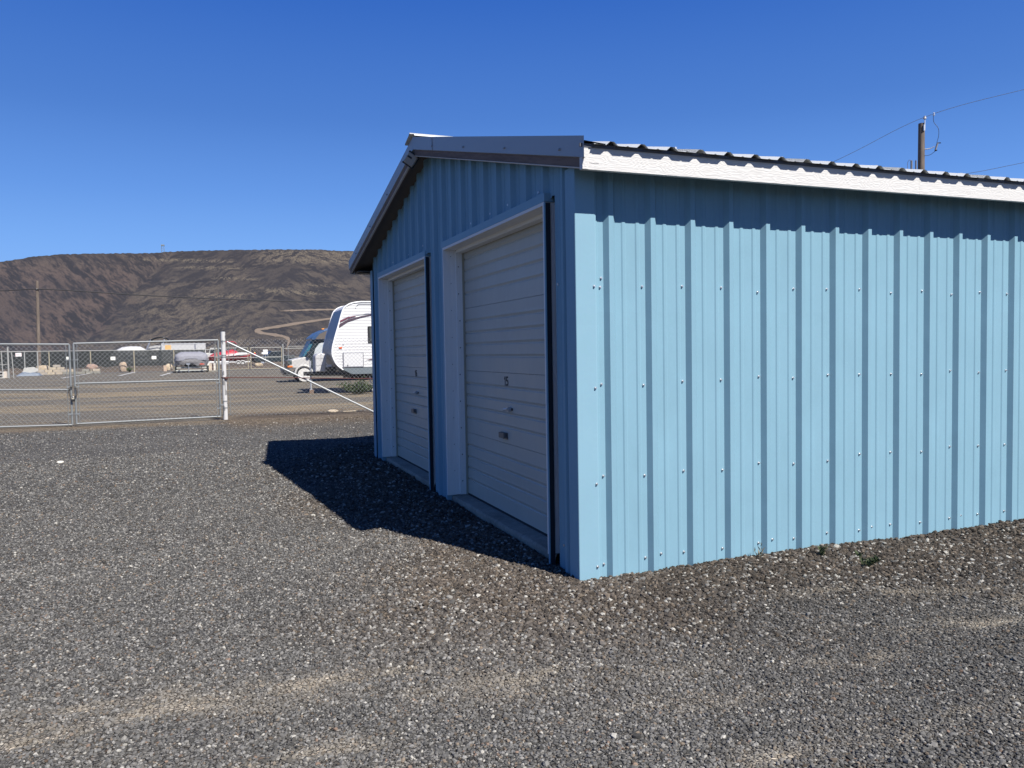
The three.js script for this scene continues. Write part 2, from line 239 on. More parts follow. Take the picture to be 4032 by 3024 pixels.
{
  const as = []; for (let a = -60; a < -14; a += 0.5) as.push(a); for (let a = -14; a < 13; a += 0.042) as.push(a); for (let a = 13; a <= 70; a += 0.5) as.push(a);
  const R = 250, pos = [], col = [], idx = [], n = as.length;
  for (let j = 0; j <= R + 3; j++) for (const a of as) {
    const top = skyAt(a) + (j >= R ? 0 : 0), jt = Math.min(1, j / R), wob = (vn(a * 7, 3) - 0.5) * 0.05 * jt, e = (top + wob) * jt;
    let p = hill(a, e);
    if (j > R) { const k = a * rad, r = p[3] + (j - R) * 260; p = [HO[0] + r * Math.sin(k), p[1] - (j - R) * (j - R) * 14, HO[1] - r * Math.cos(k), r, 1]; }
    pos.push(p[0], j === 0 ? -6 : p[1], p[2]); col.push(...hillColor(a, e, jt));
  }
  for (let j = 0; j < R + 3; j++) for (let i = 0; i < n - 1; i++) { const a = j * n + i; idx.push(a, a + 1, a + n, a + 1, a + n + 1, a + n); }
  const g = new THREE.BufferGeometry(); g.setAttribute('position', new THREE.Float32BufferAttribute(pos, 3)); g.setAttribute('color', new THREE.Float32BufferAttribute(col, 3)); g.setIndex(idx); g.computeVertexNormals();
  const o = structure('hill', g, new THREE.MeshStandardMaterial({ vertexColors: true, roughness: 1 })); tag(o, 'broad burnt brown hillside with gullies behind the lot', 'hill');
  const ribbon = (path, w) => {
    const c = new THREE.CatmullRomCurve3(path.map(([x, y]) => V(x, y, 0))).getPoints(140), rows = c.map((p, i) => { const q = c[Math.min(i + 1, 140)], q0 = c[Math.max(i - 1, 0)], dx = q.x - q0.x, dy = q.y - q0.y, L = Math.hypot(dx, dy), r = hill(p.x, p.y)[3], h = w * (0.7 + 0.6 * vn(i * 0.4, 2)) * (0.12 + 0.88 * sstep(0, 26, 140 - i)) / r / rad / 2; return [-1, -0.4, 0.4, 1].map(s => { const q = hill(p.x - dy / L * h * s, p.y + dx / L * h * s), k = 1 - 0.8 / q[3]; return [HO[0] + (q[0] - HO[0]) * k, 1.47 + (q[1] - 1.47) * k, HO[1] + (q[2] - HO[1]) * k]; }); });
    return quads(rows);
  };
  const tm = mat([0.17, 0.13, 0.092], 1);
  tag(structure('dirt_track', ribbon([[10.6, 2.7], [9.73, 2.61], [8.38, 2.47], [5.91, 2.13], [4.67, 1.92], [3.62, 1.76], [3.13, 1.64], [3.43, 1.51], [4.34, 1.34], [4.96, 1.22], [5.32, 0.98], [5.25, 0.65], [5.12, 0.35]], 1.25), tm), 'pale dirt track winding in a hairpin up the hill', 'track');
  tag(structure('dirt_track', ribbon([[10.8, 2.7], [9.74, 2.91], [9.1, 3.05], [7.2, 3.08], [5.63, 3.03], [4.7, 3.0]], 0.9), tm), 'faint upper dirt track along the hillside', 'track');
}

// ------------------------------------------------------------------ storage building
const paintVar = (base, amt, s) => texture(512, 512, (i, j) => { const n = 0.5 * tn(i / 512 * 6, j / 512 * 6, 6, s) + 0.3 * tn(i / 512 * 24, j / 512 * 12, 24, s + 1) + 0.2 * tn(i / 512 * 96, j / 512 * 96, 96, s + 2), k = 1 + (n - 0.5) * amt; return base.map(c => l2s(c * k)); }, true);
const roughVar = texture(512, 512, (i, j) => { const n = 0.5 * tn(i / 512 * 5, j / 512 * 5, 5, 9) + 0.5 * tn(i / 512 * 40, j / 512 * 20, 40, 10), v = 0.75 + 0.4 * (n - 0.5); return [v, v, v]; });
const dents = texture(512, 512, (i, j) => { const n = 0.75 * tn(i / 512 * 6, j / 512 * 6, 6, 4) + 0.25 * tn(i / 512 * 18, j / 512 * 18, 18, 5); return [n, n, n]; });
const blueM = mat('#ffffff', 0.52, 0, { map: paintVar([0.186, 0.322, 0.400], 0.10, 2), roughnessMap: roughVar, bumpMap: dents, bumpScale: 0.003, specularIntensity: 0.08 });
const blueTrimM = mat('#ffffff', 0.5, 0, { map: paintVar([0.205, 0.345, 0.425], 0.08, 3), roughnessMap: roughVar, specularIntensity: 0.08 });
const woodBump = texture(1024, 256, (i, j) => { const w = tn(i / 1024 * 8, j / 256 * 10, 8, 40) * 2.2, g = Math.sin((j / 256 * 22 + w * 3 + tn(i / 1024 * 32, j / 256 * 64, 64, 41) * 1.1) * 6.283) * 0.5 + 0.5, v = 0.55 * g + 0.45 * tn(i / 1024 * 24, j / 256 * 128, 128, 42); return [v, v, v]; });
const woodCol = texture(1024, 256, (i, j) => { const w = tn(i / 1024 * 8, j / 256 * 10, 8, 40) * 2.2, g = Math.sin((j / 256 * 22 + w * 3 + tn(i / 1024 * 32, j / 256 * 64, 64, 41) * 1.1) * 6.283) * 0.5 + 0.5, k = 0.93 + 0.07 * g - 0.10 * Math.pow(tn(i / 1024 * 20, j / 256 * 96, 96, 43), 4); return [l2s(0.56 * k), l2s(0.55 * k), l2s(0.53 * k)]; }, true);
const whiteWoodM = mat('#ffffff', 0.75, 0, { map: woodCol, bumpMap: woodBump, bumpScale: 0.0016 });
const jambCol = paintVar([0.78, 0.77, 0.73], 0.16, 12);
const jambM = mat('#ffffff', 0.7, 0, { map: jambCol, bumpMap: woodBump, bumpScale: 0.001 });
const doorM = mat('#ffffff', 0.5, 0, { map: paintVar([0.44, 0.43, 0.375], 0.08, 13), roughnessMap: roughVar, specularIntensity: 0.5 });
const guideM = mat([0.36, 0.33, 0.25], 0.5);
const rakeM = mat('#ffffff', 0.42, 0, { map: paintVar([0.30, 0.315, 0.325], 0.08, 14) });
const roofM = mat('#ffffff', 0.4, 0, { map: paintVar([0.60, 0.615, 0.60], 0.08, 15) });
const brownWoodM = mat('#ffffff', 0.85, 0, { map: texture(512, 128, (i, j) => { const n = 0.6 * tn(i / 512 * 8, j / 128 * 20, 20, 60) + 0.4 * tn(i / 512 * 48, j / 128 * 64, 64, 61), k = 0.6 + 0.8 * n; return [l2s(0.15 * k), l2s(0.105 * k), l2s(0.08 * k)]; }, true) });
const soffitM = mat([0.12, 0.10, 0.085], 0.9);
const concM = mat('#ffffff', 0.92, 0, { map: texture(512, 512, (i, j) => { const n = 0.35 * tn(i / 512 * 5, j / 512 * 5, 5, 70) + 0.3 * tn(i / 512 * 30, j / 512 * 30, 30, 71) + 0.35 * tn(i / 512 * 140, j / 512 * 140, 140, 72), k = 0.55 + 0.9 * n; return [l2s(0.24 * k), l2s(0.225 * k), l2s(0.19 * k)]; }, true) });
const zincM = mat([0.62, 0.63, 0.64], 0.38, 0.85);
const blackM = mat([0.012, 0.012, 0.013], 0.55);
const rubberM = mat([0.02, 0.02, 0.021], 0.8);

const BX = 12.2, GZ = -6.49, PER = 0.3048;
// rib profile over one period, as [along, out]
const RIB = [[0, 0], [0.026, 0.033], [0.058, 0.033], [0.086, 0], [0.129, 0], [0.138, 0.005], [0.156, 0.005], [0.165, 0], [0.231, 0], [0.240, 0.005], [0.258, 0.005], [0.267, 0]];
function profile(s0, s1, first) { // polyline along s from s0 to s1, ribs counted from `first`
  const out = []; const at = (s) => { const k = Math.floor((s - first) / PER), f = s - first - k * PER; let i = 0; while (i < RIB.length - 1 && f >= RIB[i + 1][0]) i++; const a = RIB[i], b = i < RIB.length - 1 ? RIB[i + 1] : [PER, 0], t = (f - a[0]) / (b[0] - a[0]); return lerp(a[1], b[1], t); };
  out.push([s0, at(s0)]); const k0 = Math.floor((s0 - first) / PER), k1 = Math.ceil((s1 - first) / PER);
  for (let k = k0; k <= k1; k++) for (const [a, o] of RIB) { const s = first + k * PER + a; if (s > s0 + 1e-4 && s < s1 - 1e-4) out.push([s, o]); }
  out.push([s1, at(s1)]); return out;
}
// sheet: place(s, out, y) -> xyz, bottom and top heights as functions of s
function sheet(s0, s1, first, place, bot, top, lift = 0) {
  const geos = [], pr = profile(s0, s1, first);
  for (let i = 0; i < pr.length - 1; i++) {
    const rows = [], N = 3; for (let j = 0; j <= N; j++) rows.push([pr[i], pr[i + 1]].map(([s, o]) => place(s, o + lift, lerp(bot(s), top(s), j / N))));
    geos.push(quads(rows, (a, b, p) => [(a ? pr[i + 1][0] : pr[i][0]) / 1.2 + 0.013 * i * 0, lerp(bot(pr[i][0]), top(pr[i][0]), b / N) / 1.7]));
  }
  return geos;
}
const bld = thing('storage_building', 'light blue ribbed metal storage building with two white roll doors and white eave', 'storage building');
const RZ = -3.38, EAVE = 0.24, FEAVE = -6.80, SL = 0.252, DECK = 2.672;             // ridge, eaves, slope, deck height at the near eave
const deckY = (z) => z > RZ ? DECK + SL * (EAVE - z) : DECK + SL * (EAVE - RZ) - SL * (RZ - z) ;
const rakeX = (z) => -0.084 + 0.027 * (z - EAVE);
// near side wall: 3 ft sheets
for (let k = 0, s = 0.177 - 2 * PER; s < BX; k++, s += 3 * PER) {
  const a = Math.max(0.02, s + 0.03), b = Math.min(BX, s + 3 * PER + 0.03), d = (hash2(k, 5) - 0.5) * 0.008;
  obj('wall_panel', sheet(a, b, 0.177, (s, o, y) => [s, y, o], () => -0.012 + d, () => 2.62), blueM, bld);
}
// gable wall with the two door openings; hidden walls behind
const D15 = [-0.421, -2.869], D16 = [-3.530, -5.937], HEAD = 2.462, SILL = 0.066, FIRSTG = -0.773 - 0.045 - 20 * PER;
const gTop = (z) => deckY(z) - 0.10;
const gPlace = (s, o, y) => [-o, y, s];
const gp = (z0, z1, bot) => { const list = []; const zs = [z0, z1]; if (z1 - z0 > 3.0 * 0 && z0 < RZ && z1 > RZ) zs.splice(1, 0, RZ); for (let i = 0; i < zs.length - 1; i++) list.push(...sheet(zs[i], zs[i + 1], FIRSTG, gPlace, () => bot, gTop)); obj('gable_panel', list, blueM, bld); };
gp(D15[0] + 0.082, -0.02, -0.012); gp(D16[0] + 0.082, D15[1] - 0.035, -0.012); gp(-1.25, D15[0] + 0.035, HEAD + 0.02); gp(D15[0] + 0.035, D15[0] + 0.082, HEAD + 0.03); gp(-2.165, -1.25, HEAD + 0.02); gp(D15[1] - 0.035, -2.165, HEAD + 0.02);
gp(-4.4, D16[0] + 0.035, HEAD + 0.02); gp(D16[0] + 0.035, D16[0] + 0.082, HEAD + 0.03); gp(-5.3, -4.4, HEAD + 0.02); gp(D16[1] - 0.035, -5.3, HEAD + 0.02); gp(GZ, D16[1] - 0.035, -0.012);
obj('back_wall', sheet(0.02, BX, 0.1, (s, o, y) => [s, y, GZ - o], () => -0.012, () => deckY(GZ) - 0.08), blueM, bld);
obj('end_wall', [...sheet(GZ, RZ, 0, (s, o, y) => [BX + o, y, s], () => -0.012, gTop), ...sheet(RZ, 0, 0, (s, o, y) => [BX + o, y, s], () => -0.012, gTop)], blueM, bld);
// corner trims: a folded angle with small return lips
function cornerTrim(x, z, sx, sz, top, label) {
  const p = [[0.036, 0.115], [0.036, 0.0], [0.036, -0.036], [0.0, -0.036], [-0.115, -0.036]].map(([a, b]) => [a, b]);
  const L = 0.10, o = 0.036; const path = [[x - sx * o + sx * 0.006, z - sz * (L + 0.012)], [x - sx * o, z - sz * L], [x - sx * o, z + sz * o - sz * 0.003], [x - sx * (o - 0.003), z + sz * o], [x + sx * L, z + sz * o], [x + sx * (L + 0.012), z + sz * (o - 0.006)], [x + sx * (L + 0.02), z + sz * 0.002]];
  const geos = []; for (let i = 0; i < path.length - 1; i++) { const rows = []; for (let j = 0; j <= 4; j++) rows.push([path[i], path[i + 1]].map(([a, b]) => [a, lerp(-0.02, top, j / 4), b])); geos.push(quads(rows, (a, b) => [0.4 + a * 0.05 + i * 0.03, b * 0.4])); }
  obj('corner_trim', geos, blueTrimM, bld);
}
cornerTrim(0, 0, 1, 1, 2.60); cornerTrim(0, GZ, 1, -1, 2.6);
// roof sheets: ribs 0.2085 m apart
{
  const P = 0.2085, X0 = 0.098 - 0.04, prof = [[0, 0], [0.027, 0.023], [0.053, 0.023], [0.08, 0], [0.135, 0], [0.141, 0.004], [0.150, 0.004], [0.156, 0]];
  const line = []; for (let k = -1; X0 + k * P < BX + 0.2; k++) for (const [a, o] of prof) line.push([X0 + k * P + a, o]);
  const strip = (x0, x1, z0, z1) => { const pts = line.filter(([x]) => x > Math.max(-0.03, x0 - 0.001) && x < x1 + 0.07); const geos = []; for (let i = 0; i < pts.length - 1; i++) { const rows = []; for (let j = 0; j <= 4; j++) { const z = lerp(z0, z1, j / 4); rows.push([pts[i], pts[i + 1]].map(([x, o]) => [x, deckY(z) + 0.012 + o, z])); } geos.push(quads(rows, (a, b) => [pts[i + a][0] / 1.5, b * 0.6])); } return geos; };
  for (let k = 0; k < 15; k++) { const x0 = X0 + (k * 4 - 1) * P, x1 = X0 + ((k + 1) * 4 - 1) * P; obj('roof_panel', strip(x0, Math.min(x1, BX + 0.15), EAVE + 0.042, RZ), roofM, bld); obj('roof_panel', strip(x0, Math.min(x1, BX + 0.15), FEAVE - 0.04, RZ), roofM, bld); }
  // deck under the sheets, keeps the inside dark
  obj('roof_deck', [quads([[[-0.03, deckY(EAVE), EAVE - 0.03], [BX + 0.1, deckY(EAVE), EAVE - 0.03]], [[-0.03, deckY(RZ), RZ], [BX + 0.1, deckY(RZ), RZ]], [[-0.03, deckY(FEAVE), FEAVE], [BX + 0.1, deckY(FEAVE), FEAVE]]], null, false)], brownWoodM, bld);
  const rc = [[-0.2, -0.028], [-0.19, -0.012], [-0.02, 0.034], [0, 0.05], [0.02, 0.034], [0.19, -0.012], [0.2, -0.028]];
  const ridge = quads([-0.215, 3, 6, 9, BX + 0.2].map(x => rc.map(([dz, dy]) => [x, deckY(RZ) + 0.045 + dy, RZ + dz])));
  obj('ridge_cap', ridge, roofM, bld);
  // roof screws seen as dots on the edge
  const sc = []; for (const z of [-0.2, -1.15, -2.1]) for (let k = 0; k < 8; k++) sc.push(box(0.014, 0.012, 0.014, -0.05 + k * 0.9, deckY(z) + 0.05, z)); tag(obj('roof_screw', sc, zincM, bld), null, null, null, 'stuff');
}
// fascia boards along the near eave, with a butt joint
{
  const fz = EAVE - 0.02, joint = 2.60;
  const uvx = (g, s) => { const p = g.attributes.position, u = g.attributes.uv; for (let i = 0; i < p.count; i++) u.setXY(i, p.getX(i) / 1.6 + s, p.getY(i) / 0.42 + s); return g; };
  obj('fascia_board', uvx(box(joint + 0.042 - 0.001, 0.142, 0.036, (joint - 0.042) / 2, 2.605, fz), 0), whiteWoodM, bld);
  obj('fascia_board', uvx(box(BX + 0.1 - joint - 0.002, 0.141, 0.036, (BX + 0.1 + joint + 0.002) / 2, 2.6052, fz - 0.0015), 0.37), whiteWoodM, bld);
  obj('fascia_end_board', uvx(box(0.038, 0.146, 0.04, -0.062, 2.6065, fz + 0.004), 0.6), whiteWoodM, bld);
  obj('soffit_board', [box(BX + 0.04, 0.012, EAVE - 0.05, BX / 2 - 0.02, 2.605, (EAVE - 0.04) / 2)], soffitM, bld);
  obj('drip_edge', [box(BX + 0.16, 0.02, 0.008, BX / 2 - 0.02, 2.672, EAVE + 0.004)], mat([0.05, 0.055, 0.07], 0.5), bld);
  obj('fascia_board', uvx(box(BX + 0.3, 0.14, 0.036, BX / 2 - 0.1, deckY(FEAVE) - 0.07, FEAVE), 0.2), whiteWoodM, bld);
  obj('soffit_board', [box(BX + 0.2, 0.012, 0.28, BX / 2 - 0.1, deckY(FEAVE) - 0.125, (FEAVE + GZ) / 2 + 0.0)], soffitM, bld);
}
// rake: folded metal trim, brown board under it, soffit behind
{
  const face = (z0, z1, yt, yb, dx) => quads([0, 0.5, 1].map(t => { const z = lerp(z0, z1, t); return [yt, yb].map(dy => [rakeX(z) + dx, deckY(z) + dy, z]); }), (i, j) => [j * 0.5, i * 0.2]);
  const flange = (z0, z1) => quads([0, 0.5, 1].map(t => { const z = lerp(z0, z1, t); return [[rakeX(z), deckY(z) + 0.03, z], [0.09, deckY(z) + 0.016, z]]; }));
  const lip = (z0, z1) => quads([0, 0.5, 1].map(t => { const z = lerp(z0, z1, t); return [[rakeX(z), deckY(z) - 0.069, z], [rakeX(z) + 0.014, deckY(z) - 0.074, z]]; }));
  const trim = (z0, z1, dx = 0) => [face(z0, z1, 0.056, -0.069, dx), flange(z0, z1), lip(z0, z1)];
  obj('rake_trim', trim(EAVE + 0.03, RZ + 0.62), rakeM, bld);
  obj('rake_trim', trim(RZ + 0.66, RZ, -0.004), rakeM, bld);
  obj('rake_trim', trim(RZ - 0.0005, FEAVE - 0.03), rakeM, bld);
  const bd = (z0, z1) => { const a = []; for (const dx of [0.012, 0.05]) a.push(face(z0, z1, -0.02, -0.136, dx)); a.push(quads([0, 1].map(t => { const z = lerp(z0, z1, t); return [0.012, 0.05].map(dx => [rakeX(z) + dx, deckY(z) - 0.136, z]); }))); return a; };
  obj('rake_board', bd(EAVE - 0.02, RZ), brownWoodM, bld); obj('rake_board', bd(RZ, FEAVE), brownWoodM, bld);
  const wl = (z0, z1) => quads([0, 1].map(t => { const z = lerp(z0, z1, t); return [[rakeX(z) + 0.008, deckY(z) - 0.130, z], [rakeX(z) + 0.008, deckY(z) - 0.139, z], [rakeX(z) + 0.03, deckY(z) - 0.139, z]]; }));
  obj('rake_edge_strip', [wl(EAVE - 0.02, RZ), wl(RZ, FEAVE)], mat([0.5, 0.49, 0.47], 0.7), bld);
  const sf = (z0, z1) => quads([0, 1].map(t => { const z = lerp(z0, z1, t); return [[rakeX(z) + 0.05, deckY(z) - 0.1, z], [0.03, deckY(z) - 0.1, z]]; }));
  obj('rake_soffit', [sf(EAVE, RZ), sf(RZ, FEAVE)], soffitM, bld);
  const sc = []; for (const [z, dy] of [[-0.05, -0.03], [-0.95, -0.03], [-1.85, -0.03], [-2.72, -0.03], [-3.6, -0.03], [-4.5, -0.03], [-5.4, -0.03], [-6.3, -0.03]]) sc.push(new THREE.CylinderGeometry(0.007, 0.009, 0.012, 6).rotateZ(Math.PI / 2).translate(rakeX(z) - 0.006, deckY(z) + dy, z));
  tag(obj('rake_screw', sc, rakeM, bld), null, null, null, 'stuff');
  obj('soffit_vent', [new THREE.CylinderGeometry(0.075, 0.075, 0.02, 20).translate(-0.08, deckY(FEAVE) - 0.137, -6.62)], blackM, bld);
}
// wall screws with washers
{
  const sc = []; const put = (x, y, z) => { sc.push(new THREE.CylinderGeometry(0.0085, 0.010, 0.004, 8).rotateX(Math.PI / 2).translate(x, y, z + 0.002), new THREE.CylinderGeometry(0.0055, 0.0055, 0.009, 6).rotateX(Math.PI / 2).translate(x, y, z + 0.0075)); };
  for (let k = 0; k < 38; k++) for (const [h, j] of [[1.852, 0.025], [1.24, 0.03], [0.641, 0.02], [0.092, 0.015]]) { const x = 0.177 - 0.022 + PER * k + (hash2(k, h * 100) - 0.5) * 0.012; if (x < BX - 0.05) put(x, h + (hash2(k + 9, h * 100) - 0.5) * j * 1.6, 0.0); if (h < 0.1 && k % 3 === 1) put(x + 0.12, h + 0.01, 0.0); }
  for (const y of [1.86, 1.22, 0.61, 0.08]) put(0.092, y, 0.036); put(0.16, 1.915, 0);
  const sg = []; for (const [z, y] of [[-0.30, 1.9], [-0.2, 0.42], [-0.26, 0.16], [-3.2, 2.5], [-3.2, 1.1], [-1.2, 2.58], [-1.6, 2.58], [-2.1, 2.58], [-2.6, 2.6], [-0.6, 2.56], [-3.75, 2.6], [-4.4, 2.58], [-5.2, 2.58]]) sg.push(new THREE.CylinderGeometry(0.0085, 0.010, 0.006, 8).rotateZ(Math.PI / 2).translate(-0.004, y, z));
  tag(obj('wall_screw', sc, zincM, bld), null, null, null, 'stuff'); tag(obj('gable_screw', sg, zincM, bld), null, null, null, 'stuff');
}
// door openings
const font = await new FontLoader().loadAsync('fonts/droid/droid_sans_bold.typeface.json');
function doorway([zr, zl], num) {
  const zm = (zr + zl) / 2, w = zr - zl, H = HEAD;
  // blue jamb and head flashing, proud of the ribs
  obj('door_flashing', [box(0.07, 0.058, w + 0.05, -0.010, H + 0.029, zm - 0.014)], blueTrimM, bld);
  obj('door_flashing', [box(0.07, H + 0.0, 0.032, -0.010, H / 2 - 0.006, zl - 0.0165)], blueTrimM, bld);
  obj('door_flashing', [box(0.008, H, 0.016, -0.042, H / 2 - 0.006, zr + 0.0085)], blueTrimM, bld); obj('dark_side_strip', [box(0.036, H, 0.010, -0.019, H / 2 - 0.008, zr + 0.0065)], mat([0.012, 0.02, 0.028], 0.7), bld);  // thin front lip, with a near-black strip down the opening's right side
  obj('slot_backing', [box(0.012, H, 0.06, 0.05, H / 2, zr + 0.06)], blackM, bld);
  // white wood jambs and head
  obj('door_jamb', [box(0.125, H - SILL, 0.02, 0.0185, (H + SILL) / 2 - 0.001, zl + 0.01), box(0.07, H - SILL - 0.03, 0.045, 0.113, (H + SILL) / 2 - 0.015, zl + 0.022)], jambM, bld);
  obj('door_jamb', [box(0.125, H - SILL, 0.02, 0.0185, (H + SILL) / 2 - 0.001, zr - 0.01), box(0.07, H - SILL - 0.03, 0.045, 0.113, (H + SILL) / 2 - 0.015, zr - 0.022)], jambM, bld);
  obj('door_head', [box(0.123, 0.022, w - 0.042, 0.0185, H - 0.0115, zm), box(0.07, 0.05, w - 0.092, 0.113, H - 0.026, zm)], jambM, bld);
  const door = new THREE.Group(); door.name = 'garage_door'; bld.add(door); tag(door, num === '15' ? 'white sectional door numbered 15' : 'white sectional door numbered 16');
  obj('guide_rail', [box(0.03, H - SILL, 0.03, 0.152, (H + SILL) / 2 - 0.004, zl + 0.03)], guideM, door); obj('guide_rail', [box(0.03, H - SILL, 0.03, 0.152, (H + SILL) / 2 - 0.004, zr - 0.03)], guideM, door);
  // four sections, each pressed with four horizontal beads
  const dz = 0.047, X = 0.158;
  for (let k = 0; k < 4; k++) {
    const y0 = 0.077 + k * 0.6 + 0.0015, y1 = 0.077 + (k + 1) * 0.6 - 0.0015, pr = [[0.022, y0], [0, y0], [0, y0 + 0.002]];
    for (const b of [0.137, 0.249, 0.359, 0.471]) pr.push([0, y0 + b - 0.010], [0.009, y0 + b - 0.003], [0.009, y0 + b + 0.004], [-0.001, y0 + b + 0.022], [0, y0 + b + 0.04]);
    pr.push([0, y1], [0.022, y1]);
    const geos = []; for (let i = 0; i < pr.length - 1; i++) geos.push(quads([0, 0.5, 1].map(t => [pr[i], pr[i + 1]].map(([o, y]) => [X + o, Math.min(y, 2.47), lerp(zl + dz, zr - dz, t)])), (a, b) => [b * 1.2 + k * 0.13, (a ? pr[i + 1][1] : pr[i][1]) / 1.6], false));
    obj('door_section', geos, doorM, door);
  }
  obj('bottom_seal', [box(0.03, 0.022, w - 2 * dz, X + 0.012, 0.068, zm)], rubberM, door);
  // inside of the door, so that no light passes at the joints
  obj('door_backing', [box(0.012, 2.42, w - 0.05, X + 0.036, 1.26, zm)], blackM, door);
  const zc = (num === '15' ? -1.649 : -4.762), zh = zc - 0.13;
  const lock = obj('latch', [new THREE.CylinderGeometry(0.02, 0.022, 0.03, 14).rotateZ(Math.PI / 2).translate(X - 0.014, 0.975, zc + 0.012), bar([X - 0.04, 0.972, zc - 0.035], [X - 0.035, 0.98, zc + 0.04], 0.011, 8), bar([X - 0.04, 0.975, zc], [X, 0.975, zc], 0.008, 8)], zincM, door);
  obj('latch_hole', [box(0.008, 0.02, 0.03, X - 0.002, 0.976, zc + 0.055)], blackM, door);
  obj('pull_handle', [box(0.006, 0.055, 0.15, X - 0.004, 0.742, zh), box(0.03, 0.008, 0.12, X - 0.02, 0.765, zh), box(0.006, 0.045, 0.12, X - 0.034, 0.745, zh + 0.004), box(0.03, 0.04, 0.006, X - 0.018, 0.748, zh - 0.06), box(0.03, 0.04, 0.006, X - 0.018, 0.748, zh + 0.06)], mat([0.16, 0.165, 0.17], 0.45, 0.7), door);
  const dg = []; let z0 = num === '15' ? -1.768 : -4.848; for (const [ch, w, gap] of [['1', 0.026, 0.016], [num[1], 0.054, 0]]) { const t = new TextGeometry(ch, { font, size: 0.078, depth: 0.0012, curveSegments: 5 }); t.computeBoundingBox(); const bb = t.boundingBox; t.translate(-bb.min.x, -bb.min.y, 0).scale(w / (bb.max.x - bb.min.x), 0.08 / (bb.max.y - bb.min.y), 1).rotateY(-Math.PI / 2).translate(X - 0.0015, 1.168, z0); z0 += w + gap; dg.push(t); }
  obj('door_number', dg, blackM, door);
  // fixing screws on the jamb
  const sc = []; for (let k = 0; k < 9; k++) sc.push(new THREE.SphereGeometry(0.006, 6, 4).translate(0.1 + (hash2(k, 7) - 0.5) * 0.012, 0.2 + k * 0.26, zl + 0.045), new THREE.SphereGeometry(0.004, 6, 4).translate(0.03, 0.3 + k * 0.26, zl + 0.0205)); tag(obj('jamb_nail', sc, mat([0.12, 0.11, 0.10], 0.6), bld), null, null, null, 'stuff');
  // concrete sill with a worn edge
  const rows = []; const N = 60; for (let i = 0; i <= N; i++) { const z = lerp(zl + 0.0, zr - 0.0, i / N), c = (vn(i * 0.7, num * 3) - 0.5) * 0.014, c2 = (vn(i * 0.31, num * 5) - 0.5) * 0.02; rows.push([[0.5, 0.06, z], [0.02 + c2, 0.06, z], [0.008 + c, 0.05 + c * 0.4, z], [0.003 + c * 0.5, 0.03, z], [0.0 + c2 * 0.4, -0.15, z]]); }
  obj('concrete_sill', quads(rows, (i, j, p) => [p[2] / 1.1, (p[0] - p[1]) / 1.1]), concM, bld);
}
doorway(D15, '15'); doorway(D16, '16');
obj('floor_slab', [box(BX - 0.3, 0.2, 6.3, BX / 2 + 0.2, -0.045, -3.24)], concM, bld);

// light fixture box under the peak
{
  const t = thing('security_light', 'small beige sensor box hanging under the gable peak of the blue building', 'sensor box', [-0.2, 3.415, -3.40], 1.25);
  const b = obj('housing', [box(0.05, 0.115, 0.105, 0, 0, 0, 0.008)], mat([0.36, 0.30, 0.23], 0.6), t); b.rotation.set(0.62, 0, 0.15);
  const d = obj('dark_rim', [box(0.056, 0.02, 0.12, 0.012, 0.062, 0, 0.004), box(0.056, 0.02, 0.12, 0.012, -0.062, 0, 0.004), box(0.03, 0.125, 0.118, 0.03, 0, 0, 0.004)], blackM, t); d.rotation.copy(b.rotation);
  const s = obj('lens_slot', [box(0.01, 0.018, 0.05, -0.026, 0.015, -0.02, 0.004)], blackM, t); s.rotation.copy(b.rotation);
  obj('bracket', [bar([0.02, 0.03, 0.02], [0.09, 0.1, 0.09], 0.018, 8)], blackM, t);
}

// ------------------------------------------------------------------ chain-link fence and gates
const galvM = mat([0.27, 0.285, 0.285], 0.5, 0.55), wireM = mat([0.38, 0.39, 0.39], 0.5, 0.5), paintPipeM = mat('#ffffff', 0.5, 0, { map: texture(128, 256, (i, j) => { const n = tn(i / 128 * 6, j / 256 * 18, 18, 80), m = n > 0.74 ? 0.22 : 0.50; return [l2s(m), l2s(m * 0.99), l2s(m * 0.97)]; }, true) });
function chainlink(x0, x1, y0, y1, z, p = 0.094, r = 0.0021, knuckle = false) {
  const geos = [], W = x1 - x0, H = y1 - y0; const seg = (ax, ay, bx, by, zz) => { const g = new THREE.CylinderGeometry(r, r, Math.hypot(bx - ax, by - ay), 3, 1, true); g.rotateZ(Math.atan2(by - ay, bx - ax) - Math.PI / 2); return g.translate((ax + bx) / 2, (ay + by) / 2, z + zz); };
  for (let c = -H; c < W; c += p) { // rising and falling wires
    let t0 = Math.max(0, -c), t1 = Math.min(H, W - c); if (t1 - t0 > 0.01) { geos.push(seg(x0 + c + t0, y0 + t0, x0 + c + t1, y0 + t1, 0.0025)); geos.push(seg(x0 + c + t0, y1 - t0, x0 + c + t1, y1 - t1, -0.0025)); }
  }
  if (knuckle) for (let x = x0 + 0.02; x < x1; x += p) geos.push(seg(x, y1 - 0.004, x + 0.004, y1 + 0.03, 0), seg(x + 0.01, y1 - 0.004, x + 0.006, y1 + 0.03, 0));
  return geos;
}
const FZ = -14.45;
